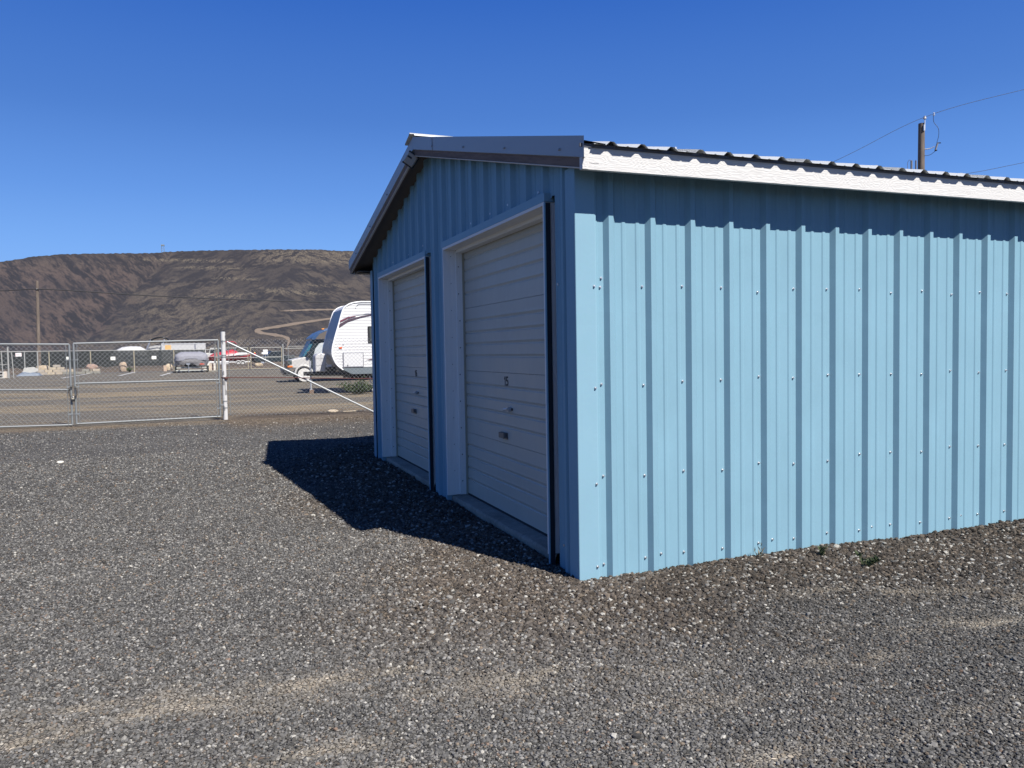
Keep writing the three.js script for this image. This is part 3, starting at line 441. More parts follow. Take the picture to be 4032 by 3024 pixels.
function gateLeaf(x0, x1, yT, yM, yB, label, ties) {
  const t = thing('chain_link_gate', label, 'gate', [x0, 0, FZ], 0, 'gate leaves'); const W = x1 - x0, r = 0.021;
  obj('stile', [bar([0, yB[0] - 0.0, 0], [0, yT[0], 0], r)], galvM, t); obj('stile', [bar([W, yB[1], 0], [W, yT[1], 0], r)], galvM, t);
  for (const y of [yT, yM, yB]) obj('rail', [bar([0, y[0], 0], [W, y[1], 0], r)], galvM, t);
  tag(obj('wire_mesh', chainlink(0.03, W - 0.03, Math.max(yB[0], yB[1]) - 0.01, Math.min(yT[0], yT[1]), 0.022), wireM, t), null, null, null, 'stuff');
  obj('tension_bar', [bar([0.065, yB[0], 0.024], [0.065, yT[0], 0.024], 0.006, 5)], galvM, t); obj('tension_bar', [bar([W - 0.065, yB[1], 0.024], [W - 0.065, yT[1], 0.024], 0.006, 5)], galvM, t);
  for (const x of [0, W]) for (const f of [0.1, 0.45, 0.8]) obj('clamp', [box(0.1, 0.025, 0.052, x + (x ? -0.025 : 0.025), lerp(0.1, 1.75, f), 0.006)], galvM, t);
  return t;
}
gateLeaf(-4.845, -1.965, [1.765, 1.805], [0.914, 0.911], [0.052, 0.075], 'right chain-link gate leaf hung beside the tall white post');
gateLeaf(-8.0, -4.925, [1.80, 1.748], [0.88, 0.785], [0.085, 0.035], 'left chain-link gate leaf running out of the frame');
{
  const t = thing('gate_post', 'tall white painted steel gate post on the right of the gate', 'post', [-1.858, 0, FZ]);
  obj('pipe', [bar([0, -0.1, 0], [0, 1.99, 0], 0.05, 18)], paintPipeM, t); obj('cap', [new THREE.SphereGeometry(0.05, 14, 6, 0, 6.3, 0, 1.57).scale(1, 0.3, 1).translate(0, 1.985, 0)], galvM, t);
  for (const y of [1.42, 1.46, 0.27, 0.42, 1.78]) obj('collar', [new THREE.CylinderGeometry(0.056, 0.056, 0.022, 16).translate(0, y, 0)], galvM, t);
  obj('hinge', [box(0.09, 0.03, 0.03, -0.06, 1.45, 0.02)], galvM, t); obj('hinge', [box(0.09, 0.03, 0.03, -0.06, 0.34, 0.02)], galvM, t);
}
{
  const t = thing('chain_and_padlock', 'dark chain with padlock tying the two gate leaves together', 'padlock', [-4.885, 0.66, FZ + 0.05]);
  const links = []; for (let k = 0; k < 26; k++) { const a = k / 26 * 6.283; links.push(new THREE.TorusGeometry(0.018, 0.005, 5, 8).rotateY(k % 2 ? 1.57 : 0.3).translate(Math.cos(a) * 0.075, 0.08 + Math.sin(a) * 0.12, 0.01)); }
  obj('chain', links, mat([0.09, 0.085, 0.08], 0.5, 0.6), t);
  const b = obj('padlock_body', [box(0.075, 0.07, 0.03, 0, -0.09, 0.02, 0.006)], blackM, t); obj('brass_face', [box(0.05, 0.03, 0.032, 0, -0.06, 0.0205)], mat([0.62, 0.56, 0.42], 0.4, 0.6), b); obj('shackle', [new THREE.TorusGeometry(0.024, 0.006, 6, 10, Math.PI).translate(0, -0.045, 0.02)], zincM, b);
}
{
  const t = thing('chain_link_fence', 'chain-link fence from the white gate post toward the blue building', 'fence', [-1.80, 0, FZ]);
  tag(obj('wire_mesh', chainlink(0.02, 8.6, 0.06, 1.79, 0.03, 0.094, 0.0021, true), wireM, t), null, null, null, 'stuff');
  for (const x of [3.4, 6.2, 8.6]) obj('line_post', [bar([x, -0.1, -0.01], [x, 1.82, -0.01], 0.028, 12)], galvM, t);
  obj('brace_pipe', [bar([0.02, 1.765, 0.02], [3.31, 0.03, 0.02], 0.022, 10)], mat([0.36, 0.375, 0.38], 0.45, 0.4), t);
  obj('tension_bar', [bar([0.05, 0.1, 0.035], [0.05, 1.78, 0.035], 0.006, 5)], galvM, t);
}
tag(obj('rope', tube([[-1.85, 0.958, FZ + 0.07], [-0.8, 0.93, FZ + 0.06], [0.3, 0.88, FZ + 0.06], [1.3, 0.845, FZ + 0.06], [1.6, 0.84, FZ + 0.06]], 0.011, 6, 40), mat([0.10, 0.035, 0.03], 0.85)), 'dark red rope strung across the fence from the white post', 'rope');
tag(obj('rope_knot', [new THREE.TorusGeometry(0.056, 0.014, 6, 14).rotateX(1.57).translate(-1.858, 0.955, FZ), new THREE.SphereGeometry(0.03, 8, 6).scale(1.4, 1, 1).translate(-1.82, 0.935, FZ + 0.06)], mat([0.07, 0.028, 0.025], 0.85)), 'knot of dark red rope wound on the white gate post', 'rope');

// ------------------------------------------------------------------ travel trailer
const whiteSideM = mat([0.56, 0.56, 0.56], 0.45), tyreM = rubberM;
function wheel(parent, x, y, z, r, w, rimM, name = 'wheel') {
  const o = obj(name, [new THREE.TorusGeometry(r * 0.78, r * 0.22, 10, 22).scale(1, 1, w / (r * 0.44)).translate(x, y, z)], tyreM, parent);
  obj('rim', [new THREE.CylinderGeometry(r * 0.62, r * 0.62, w * 0.72, 20).rotateX(Math.PI / 2).translate(x, y, z), new THREE.CylinderGeometry(r * 0.16, r * 0.2, w * 0.9, 12).rotateX(Math.PI / 2).translate(x, y, z)], rimM, o);
  return o;
}
{
  const ZS = -23.8, WD = 2.4; const t = thing('travel_trailer', 'white corrugated travel trailer with purple swoosh behind the fence', 'travel trailer', [0, 0, ZS - WD / 2]);
  const fr = [[2.29, 0.86], [2.08, 1.04], [1.96, 1.27], [1.92, 1.42], [1.93, 1.63], [2.02, 1.98], [2.16, 2.43], [2.31, 2.92], [2.36, 3.03], [2.45, 3.13], [2.58, 3.21], [2.76, 3.26], [2.99, 3.29]];
  const XE = 9.4, edge = (y) => { let k = 0; while (k < fr.length - 2 && y > fr[k + 1][1]) k++; const a = fr[k], b = fr[k + 1]; return lerp(a[0], b[0], Math.min(1, Math.max(0, (y - a[1]) / (b[1] - a[1])))); };
  for (const sd of [1, -1]) { // corrugated aluminium side
    const rows = []; for (let i = 0; i <= 150; i++) { const y = lerp(0.94, 3.27, i / 150), ph = (y / 0.105) % 1, d = 0.011 * (ph < 0.3 ? Math.sin(ph / 0.3 * Math.PI) : 0); rows.push([0, 0.5, 1].map(u => [lerp(edge(y) + 0.02, XE, u), y, sd * (WD / 2 - 0.012 + d)])); }
    obj('side_panel', quads(rows), whiteSideM, t);
  }
  const front = []; for (const [x, y] of fr) front.push([[x, y, -WD / 2], [x - 0.01, y, -0.6], [x - 0.012, y, 0.6], [x, y, WD / 2]]);
  obj('front_cap', quads(front.slice(0, 9)), mat([0.34, 0.33, 0.32], 0.45, 0.4), t); obj('upper_cap', quads(front.slice(8)), whiteSideM, t);
  obj('roof', [quads([[[2.99, 3.29, -WD / 2], [2.99, 3.29, WD / 2]], [[XE, 3.3, -WD / 2], [XE, 3.3, WD / 2]]])], whiteSideM, t); obj('rear_wall', [box(0.04, 2.4, WD, XE, 2.1, 0)], whiteSideM, t);
  for (const sd of [1, -1]) obj('edge_moulding', [new THREE.TubeGeometry(new THREE.CatmullRomCurve3(fr.map(([x, y]) => V(x, y, sd * WD / 2))), 60, 0.028, 6, false), bar([2.99, 3.29, sd * WD / 2], [XE, 3.29, sd * WD / 2], 0.026, 6)], mat([0.82, 0.82, 0.82], 0.4), t);
  obj('gutter_spout', [tube([[2.9, 3.21, WD / 2 + 0.02], [2.84, 3.17, WD / 2 + 0.03], [2.80, 3.08, WD / 2 + 0.02]], 0.012, 5, 8), bar([2.9, 3.22, WD / 2 + 0.02], [XE, 3.22, WD / 2 + 0.02], 0.012, 5)], mat([0.45, 0.46, 0.48], 0.5), t);
  obj('skirt', [plate([[2.29, 0.93], [XE, 0.93], [XE, 0.70], [2.62, 0.70], [2.3, 0.86]], WD - 0.02, -WD / 2 + 0.01)], mat([0.12, 0.145, 0.16], 0.5), t);
  obj('chassis', [box(6.6, 0.2, 0.1, 5.9, 0.62, 0.75), box(6.6, 0.2, 0.1, 5.9, 0.62, -0.75), box(0.1, 0.16, 1.6, 2.7, 0.62, 0), box(0.1, 0.16, 1.6, 8.4, 0.62, 0), box(6.4, 0.06, 2.2, 5.9, 0.69, 0)], blackM, t);
  obj('tongue', [bar([1.15, 0.72, 0.03], [2.7, 0.70, 0.7], 0.07, 6), bar([1.15, 0.72, -0.03], [2.7, 0.70, -0.7], 0.07, 6), box(0.5, 0.14, 0.16, 1.3, 0.73, 0)], blackM, t);
  obj('tongue_jack', [bar([1.30, 0.13, 0], [1.30, 1.2, 0], 0.032, 10), box(0.1, 0.03, 0.1, 1.3, 0.13, 0)], mat([0.5, 0.51, 0.52], 0.45, 0.6), t);
  const pc = obj('propane_cover', [plate([[1.43, 0.8], [1.78, 0.8], [1.84, 1.3], [1.84, 1.42], [1.66, 1.48], [1.5, 1.44], [1.43, 1.36]], 0.72, -0.36, 0.04)], mat([0.48, 0.48, 0.48], 0.5), t); obj('cover_seam', [box(0.42, 0.012, 0.735, 1.635, 1.28, 0), box(0.40, 0.012, 0.735, 1.62, 1.03, 0), box(0.012, 0.62, 0.735, 1.64, 1.14, 0)], mat([0.30, 0.30, 0.31], 0.5), pc);
  obj('weight_bar', [bar([1.8, 0.9, 0.3], [2.15, 0.72, 0.45], 0.03, 6), bar([1.85, 0.72, 0.35], [2.2, 1.0, 0.45], 0.025, 6)], blackM, t);
  obj('battery_box', [box(0.3, 0.22, 0.3, 2.02, 0.86, 0.3, 0.02)], blackM, t); obj('stepped_light', [box(0.2, 0.1, 0.06, 1.92, 1.0, 0.28)], mat([0.75, 0.74, 0.72], 0.5), t);
  const zs = WD / 2 + 0.004;
  const hb = obj('storage_hatch', [new RoundedBoxGeometry(0.69, 0.49, 0.03, 3, 0.014).translate(2.665, 1.215, zs)], whiteSideM, t); obj('hatch_frame', [box(0.72, 0.016, 0.036, 2.665, 1.465, zs + 0.002), box(0.72, 0.016, 0.036, 2.665, 0.965, zs + 0.002), box(0.016, 0.484, 0.036, 2.305, 1.215, zs + 0.002), box(0.016, 0.484, 0.036, 3.025, 1.215, zs + 0.002)], mat([0.24, 0.24, 0.28], 0.5), hb); obj('hatch_lock', [box(0.03, 0.06, 0.02, 2.46, 1.01, zs + 0.02)], blackM, hb);
  const wd = obj('side_window', [new RoundedBoxGeometry(0.9, 0.6, 0.04, 3, 0.018).translate(3.66, 2.11, zs + 0.004)], blackM, t); obj('window_pane', [box(0.78, 0.49, 0.01, 3.66, 2.11, zs + 0.021)], mat([0.05, 0.06, 0.065], 0.12), wd);
  obj('marker_lamp', [box(0.11, 0.055, 0.03, 2.22, 1.65, zs + 0.006, 0.008)], mat([0.75, 0.12, 0.03], 0.35), t); obj('marker_lamp', [box(0.06, 0.02, 0.02, 2.33, 1.77, zs + 0.006)], mat([0.6, 0.6, 0.62], 0.4), t);
  const sw = (pts, m) => obj('swoosh', [plate(pts, 0.006, zs + 0.012)], m, t);
  sw([[2.19, 2.37], [2.5, 2.575], [2.97, 2.73], [3.4, 2.815], [4.4, 2.86], [4.4, 2.92], [3.4, 2.85], [2.97, 2.775], [2.5, 2.655], [2.21, 2.5]], mat([0.06, 0.035, 0.055], 0.5)); sw([[2.21, 2.55], [2.5, 2.69], [2.8, 2.775], [2.8, 2.795], [2.5, 2.73], [2.22, 2.615]], mat([0.14, 0.03, 0.055], 0.5)); sw([[2.23, 2.65], [2.6, 2.775], [3.0, 2.845], [3.5, 2.88], [4.4, 2.93], [4.4, 2.945], [3.4, 2.9], [2.9, 2.845], [2.5, 2.765]], mat([0.28, 0.28, 0.33], 0.5)); sw([[3.1, 1.2], [3.5, 1.27], [4.4, 1.28], [4.4, 1.2], [3.5, 1.2]], mat([0.10, 0.05, 0.06], 0.5));
  obj('wheel_arch', [new THREE.CylinderGeometry(0.5, 0.5, 0.02, 24, 1, false, -Math.PI / 2, Math.PI).rotateX(Math.PI / 2).translate(6.4, 0.72, zs)], blackM, t); for (const x of [5.95, 6.8]) for (const z of [0.98, -0.98]) wheel(t, x, 0.33, z, 0.33, 0.2, zincM);
  for (const [x, z] of [[3.3, 0.85], [3.3, -0.85], [8.6, 0.85]]) obj('stabilizer_leg', [bar([x, 0.62, z], [x + 0.12, 0.0, z], 0.02, 6)], mat([0.62, 0.62, 0.62], 0.5), t);
}
tag(obj('wood_block', [box(0.16, 0.14, 0.16, 1.31, 0.065, -25, 0.006)], mat('#ffffff', 0.9, 0, { map: brownWoodM.map })), 'brown wood block under the travel trailer tongue jack', 'block');

// ------------------------------------------------------------------ motorhome
{
  const t = thing('motorhome', 'white and teal cab-over motorhome parked beyond the travel trailer', 'motorhome', [0, 0, -38.0]); const H = 1.0; // half width
  const white = mat([0.44, 0.43, 0.41], 0.4), teal = mat([0.025, 0.115, 0.17], 0.35), navy = mat([0.035, 0.075, 0.16], 0.3), dark = mat([0.02, 0.022, 0.025], 0.4);
  obj('hood', [plate([[1.66, 0.72], [1.64, 1.12], [1.86, 1.17], [2.43, 1.29], [2.62, 1.3], [2.75, 0.95], [2.75, 0.72]], 2 * H, -H, 0.05)], white, t);
  obj('grille', [box(0.12, 0.42, 1.5, 1.66, 0.92, 0, 0.02)], dark, t); for (const z of [0.78, -0.78]) { obj('headlight', [box(0.2, 0.24, 0.36, 1.70, 1.02, z + Math.sign(z) * 0.06, 0.03)], mat([0.06, 0.08, 0.08], 0.15), t); obj('turn_signal', [box(0.26, 0.09, 0.34, 1.70, 0.81, z + Math.sign(z) * 0.08, 0.015)], mat([0.62, 0.17, 0.03], 0.3), t); }
  obj('bumper', [box(0.34, 0.22, 2.06, 1.55, 0.56, 0, 0.05), box(0.5, 0.1, 2.0, 1.72, 0.40, 0, 0.03)], mat([0.05, 0.055, 0.06], 0.4, 0.3), t);
  obj('windshield_pillar', [plate([[2.34, 1.3], [2.80, 2.14], [2.98, 2.14], [2.52, 1.3]], 2 * H - 0.1, -H + 0.05, 0.02)], teal, t); obj('windshield', [plate([[2.37, 1.34], [2.80, 2.10], [2.83, 2.10], [2.40, 1.34]], 1.7, -0.85)], mat([0.02, 0.03, 0.035], 0.08), t);
  obj('cab_door', [plate([[2.62, 0.62], [2.58, 1.3], [2.98, 2.12], [3.75, 2.12], [3.75, 0.62]], 2 * H - 0.04, -H + 0.02, 0.02)], mat([0.02, 0.03, 0.036], 0.3), t);
  for (const s of [1, -1]) obj('door_window', [plate([[2.74, 1.32], [3.06, 2.02], [3.66, 2.02], [3.66, 1.32]], 0.02, s > 0 ? H - 0.025 : -H + 0.005)], mat([0.02, 0.03, 0.035], 0.1), t);
  obj('window_cover', [plate([[2.88, 1.36], [2.98, 1.72], [3.2, 1.98], [3.68, 2.06], [3.74, 1.36], [3.1, 1.30]], 0.06, H - 0.01, 0.025)], mat([0.42, 0.45, 0.46], 0.8), t);
  obj('mirror', [box(0.16, 0.3, 0.1, 2.62, 1.42, H + 0.12, 0.03), bar([2.7, 1.36, H], [2.62, 1.36, H + 0.12], 0.02, 5)], dark, t);
  obj('cab_over', [plate([[2.79, 2.14], [2.76, 2.24], [2.84, 2.34], [3.09, 2.53], [3.42, 2.68], [3.87, 2.78], [4.4, 2.8], [4.4, 2.14]], 2.3, -1.15, 0.06)], navy, t); obj('cab_over_panel', [plate([[2.98, 2.2], [3.2, 2.46], [3.5, 2.6], [4.3, 2.68], [4.3, 2.2]], 0.02, 1.148)], mat([0.10, 0.085, 0.075], 0.5), t);
  obj('clearance_lamp', [box(0.1, 0.05, 0.1, 3.45, 2.74, 0.5)], mat([0.7, 0.28, 0.06], 0.4), t); obj('clearance_lamp', [box(0.1, 0.05, 0.1, 3.55, 2.76, 0)], mat([0.7, 0.28, 0.06], 0.4), t);
  obj('body', [box(5.2, 2.15, 2.3, 6.35, 1.72, 0, 0.05)], white, t); obj('fender_arch', [new THREE.TorusGeometry(0.43, 0.06, 8, 20, Math.PI).scale(1, 1, 1.5).translate(2.37, 0.42, H + 0.02)], white, t); obj('wheel_well', [new THREE.CylinderGeometry(0.41, 0.41, 0.03, 24, 1, false, -Math.PI / 2, Math.PI).rotateX(Math.PI / 2).translate(2.37, 0.42, H + 0.004)], blackM, t);
  for (const z of [0.92, -0.92]) { wheel(t, 2.37, 0.36, z, 0.36, 0.22, white); wheel(t, 7.2, 0.36, z, 0.36, 0.22, white); }
  obj('wheel_cover', [new THREE.CylinderGeometry(0.33, 0.35, 0.06, 22).rotateX(Math.PI / 2).translate(2.39, 0.36, H + 0.09)], mat([0.52, 0.51, 0.48], 0.8), t);
  obj('rocker_panel', [box(1.2, 0.12, 2 * H, 3.3, 0.55, 0, 0.02)], dark, t);
}

// ------------------------------------------------------------------ far fences, gate and signs
const tanPipeM = mat([0.33, 0.29, 0.20], 0.55), palePipeM = mat([0.34, 0.34, 0.315], 0.5, 0.2), slatM = mat([0.018, 0.022, 0.022], 0.6);
{
  const t = thing('rail_fence', 'pale pipe rail fence with thin tan posts along the far parking row', 'fence', [0, 0, -76]);
  obj('top_rail', [bar([-24, 2.10, 0], [-1.55, 2.0, 0], 0.04, 6)], palePipeM, t);
  for (const x of [-22, -19.6, -17.4, -16.4, -15.5, -12.2, -8.62, -5.22, -1.55]) obj('post', [bar([x, 0, 0], [x, x === -1.55 ? 2.5 : 2.05, 0], 0.05, 6)], x < -16 ? palePipeM : tanPipeM, t);
}
{
  const t = thing('slat_fence', 'black slatted privacy fence behind the far parking row', 'fence', [0, 0, -103]);
  const sl = []; for (let x = -27; x < -2.6; x += 0.085) sl.push(box(0.079, 2.0 + 0.05 * hash2(x * 100, 3), 0.02, x, 1.16, 0)); tag(obj('slat', sl, slatM, t), null, null, null, 'stuff');
  for (let x = -27; x <= -2.4; x += 3.05) obj('post', [bar([x, 0, -0.06], [x, 2.28, -0.06], 0.04, 6)], palePipeM, t); obj('top_rail', [bar([-27, 2.22, -0.05], [-2.5, 2.2, -0.05], 0.03, 6)], mat([0.03, 0.03, 0.03], 0.6), t);
}
{
  const t = thing('low_berm', 'strip of dark dirt and rubble at the foot of the slatted fence', 'berm', [0, 0, -101.6]); t.userData.kind = 'structure';
  const rows = []; for (let i = 0; i <= 120; i++) { const x = lerp(-27, 5, i / 120); rows.push([-1.2, -0.5, 0, 0.6, 1.4].map((z, k) => [x, [-.02, 0.2, 0.28, 0.18, -.02][k] * (0.6 + 0.8 * vn(x * 1.6, k)), z])); }
  obj('berm_soil', quads(rows), mat([0.075, 0.06, 0.048], 1), t);
}
const signFace = (lines, col) => { const c = document.createElement('canvas'); c.width = 128; c.height = 104; const g = c.getContext('2d'); g.fillStyle = '#ecebdf'; g.fillRect(0, 0, 128, 104); g.fillStyle = col; g.textAlign = 'center'; for (const [s, y, f] of lines) { g.font = f; g.fillText(s, 64, y); } const t = new THREE.CanvasTexture(c); t.colorSpace = THREE.SRGBColorSpace; return t; };
function letterSign(x, y, z, w, h, s, label) { const t = thing('bay_sign', label, 'sign', [x, y, z], 0, 'lettered bay signs'); obj('sign_board', [box(w, h, 0.01)], mat([0.78, 0.77, 0.7], 0.6), t); obj('sign_face', [new THREE.PlaneGeometry(w * 0.98, h * 0.98).translate(0, 0, 0.0085)], mat('#ffffff', 0.6, 0, { map: signFace([[s, 74, 'bold 60px sans-serif']], '#8a8a80') }), t); obj('fixing', [bar([0, h * 0.4, -0.01], [0, h * 0.4, -0.05], 0.02, 5)], zincM, t); }
letterSign(-17.9, 1.356, -102.93, 0.48, 0.41, 'J', 'white sign lettered J on the slatted fence above the stacked blocks'); letterSign(-13.12, 1.265, -102.93, 0.52, 0.42, 'K', 'white sign lettered K on the slatted fence, middle of the three'); letterSign(-8.52, 1.277, -102.93, 0.53, 0.40, 'L', 'white sign lettered L on the slatted fence just left of the covered boat');
{
  const t = thing('open_gate_frame', 'pale pipe gate frame at the far left with a small white notice', 'gate', [-16.2, 0, -64]);
  obj('post', [bar([0, 0, 0], [0, 2.33, 0], 0.06, 8)], palePipeM, t); obj('post', [bar([0.3, 0, -0.1], [0.22, 1.95, -0.1], 0.035, 8)], palePipeM, t); obj('rail', [bar([-3, 2.0, 0], [0, 2.02, 0], 0.03, 6)], palePipeM, t); obj('rail', [bar([-3, 1.0, 0], [0, 1.02, 0], 0.03, 6)], palePipeM, t); obj('upright', [bar([-0.38, 0.5, 0], [-0.42, 1.96, 0], 0.04, 6)], palePipeM, t); obj('rail', [bar([0.22, 1.98, -0.1], [7, 2.0, -4], 0.03, 6)], palePipeM, t);
}
{ const t = thing('notice_sign', 'white notice with small red print at the far left', 'sign', [-15.55, 1.75, -64.2]); obj('sign_board', [box(0.4, 0.27, 0.01)], mat([0.78, 0.76, 0.74], 0.6), t); obj('sign_face', [new THREE.PlaneGeometry(0.39, 0.26).translate(0, 0, 0.0085)], mat('#ffffff', 0.6, 0, { map: texture(64, 48, (i, j) => { const r = j > 8 && j < 40 && Math.abs(((j / 8) % 1) - 0.5) < 0.26 && hash2(i >> 1, j >> 3) > 0.45; return r ? [0.8, 0.45, 0.47] : [0.93, 0.91, 0.9]; }, true) }), t); }
{
  const t = thing('far_pipe_gate', 'double pipe gate with rusty tan rails at the far end of the lot', 'gate', [0, 0, -76.1]);
  for (const [a, b] of [[-1.4, 1.42], [1.68, 4.58]]) { for (const y of [2.12, 1.16, 0.06]) obj('rail', [bar([a, y, 0], [b, y, 0], 0.035, 6)], y < 1 ? tanPipeM : palePipeM, t); for (const x of [a, b]) obj('stile', [bar([x, 0.05, 0], [x, 2.12, 0], 0.04, 6)], tanPipeM, t); }
  obj('post', [bar([-1.62, 0, 0.02], [-1.62, 2.3, 0.02], 0.05, 8)], palePipeM, t); obj('post', [bar([4.72, 0, 0.02], [4.72, 2.45, 0.02], 0.06, 8)], palePipeM, t); obj('latch_plate', [box(0.22, 0.16, 0.06, 1.55, 1.1, 0.03)], mat([0.12, 0.08, 0.06], 0.8), t);
}
{ const t = thing('right_pipe_fence', 'grey pipe fence right of the far double gate', 'fence', [4.75, 0, -76.1]); obj('top_rail', [bar([0.08, 2.0, 0], [14, 2.0, 0], 0.035, 6)], palePipeM, t); obj('top_rail', [bar([1.3, 2.28, -9], [16, 2.25, -9], 0.03, 6)], palePipeM, t); obj('mid_rail', [bar([1.3, 1.1, -9], [16, 1.1, -9], 0.025, 6)], palePipeM, t); for (const x of [1.3, 4.5, 8, 12]) obj('post', [bar([x, 0, -9], [x, 2.28, -9], 0.04, 6)], galvM, t); }
// painted bay lines
{ const lm = mat([0.52, 0.51, 0.49], 0.8); const mk = (x0, z0, x1, z1, label) => { const dx = x1 - x0, dz = z1 - z0, L = Math.hypot(dx, dz), w = 0.11, nx = -dz / L * w, nz = dx / L * w; const rows = []; for (let i = 0; i <= 24; i++) { const t = i / 24, k = 0.7 + 0.5 * vn(i * 0.8, x0); rows.push([-1, 1].map(s => { const x = lerp(x0, x1, t) + nx * s * k, z = lerp(z0, z1, t) + nz * s * k; return [x, groundY(x, z) + 0.02, z]; })); } const o = structure('bay_line', quads(rows), lm); tag(o, label, 'painted line', 'painted parking bay lines'); };
  mk(-11.9, -58.7, -12.1, -76.0, 'white painted bay line in front of the block pile'); mk(-8.58, -62.2, -8.56, -76.0, 'white painted bay line ending at a tan post'); mk(-5.5, -58.8, -5.2, -69.0, 'white painted bay line left of the covered boat'); }

// ------------------------------------------------------------------ far vehicles and boats
{
  const t = thing('covered_boat', 'boat under a grey cover on a low trailer in the far parking row', 'boat', [-3.56, 0, -71]); const W = 1.4;
  const sec = (z, w, h, b) => { const p = []; for (let i = 0; i <= 24; i++) { const a = i / 24 * Math.PI, c = Math.cos(a), s = Math.sin(a); p.push([-Math.sign(c) * Math.pow(Math.abs(c), 0.55) * w * (0.93 + 0.07 * Math.min(1, s * 1.6)) + (vn(i * 0.9, z * 2) - 0.5) * 0.05, b + Math.pow(s, 0.62) * (h - b) + (vn(i * 0.7 + 9, z * 1.7) - 0.5) * 0.07, z]); } return p; };
  obj('cover', quads([sec(3.05, W * 0.72, 1.42, 1.05), sec(2.95, W * 0.93, 1.62, 1.02), sec(2.5, W, 1.76, 1.0), sec(1.2, W, 1.80, 1.0), sec(0, W, 1.78, 1.0), sec(-1.5, W * 0.95, 1.7, 1.0), sec(-2.8, W * 0.5, 1.5, 1.05), sec(-3.3, W * 0.1, 1.3, 1.1)]), mat([0.235, 0.235, 0.265], 0.85), t);
  obj('cover_end', [quads([sec(3.05, W * 0.72, 1.42, 1.05), sec(3.08, W * 0.4, 1.2, 1.06)])], mat([0.235, 0.235, 0.265], 0.85), t);
  const sk = []; for (let k = 0; k < 5; k++) { const y = [1.2, 1.1, 0.95, 0.82, 0.68][k], inn = [0.05, -0.01, 0.0, 0.03, 0.1][k], row = []; for (let i = 0; i <= 40; i++) { const u = i / 40 * 2 - 1, a = u * 1.9, sp = Math.sin(a), cp = Math.cos(a); row.push([Math.sign(sp) * Math.pow(Math.abs(sp), 0.5) * (W - inn), y + (k === 4 ? (vn(i * 0.8, 4) - 0.5) * 0.3 : 0) + (k < 2 ? 0.06 * Math.sin(u * 7) : 0), 1.2 + Math.sign(cp) * Math.pow(Math.abs(cp), 0.5) * 1.86 * (cp > 0 ? 1 : 1.5) - inn + 0.03 * (vn(i * 1.7, k) - 0.5)]); } sk.push(row); }
  obj('cover_skirt', quads(sk), mat([0.19, 0.185, 0.19], 0.9), t);
  const fm = mat([0.36, 0.37, 0.33], 0.6); obj('trailer_frame', [box(2.4, 0.1, 0.12, 0, 0.42, 2.6), box(2.5, 0.1, 0.1, 0, 0.2, 2.85), box(0.1, 0.1, 6.4, -0.9, 0.42, 0), box(0.1, 0.1, 6.4, 0.9, 0.42, 0), box(2.4, 0.1, 0.12, 0, 0.42, -1)], fm, t);
  obj('hull', [plate([[-1.2, 0.95], [-1.1, 0.7], [-0.3, 0.5], [0.3, 0.5], [1.1, 0.7], [1.2, 0.95]], 5.4, -2.8)], mat([0.03, 0.032, 0.036], 0.5), t);
  for (const x of [-1.28, 1.28]) { const w = wheel(t, 0, 0, 0, 0.3, 0.22, galvM); w.rotation.y = Math.PI / 2; w.position.set(x, 0.3, 1.6); obj('fender', [box(0.26, 0.28, 0.8, x, 0.68, 1.6, 0.06)], mat([0.62, 0.60, 0.55], 0.6), t); }
  obj('tail_lamp', [box(0.36, 0.1, 0.04, 0.85, 0.72, 3.0)], mat([0.5, 0.10, 0.06], 0.5), t); obj('tail_lamp', [box(0.2, 0.09, 0.04, 1.1, 0.24, 2.92)], mat([0.62, 0.55, 0.5], 0.5), t); obj('jack_stand', [bar([-0.22, 0.02, 2.95], [-0.22, 0.8, 2.95], 0.03, 6), box(0.3, 0.12, 0.1, -0.25, 0.74, 2.95)], zincM, t);
}
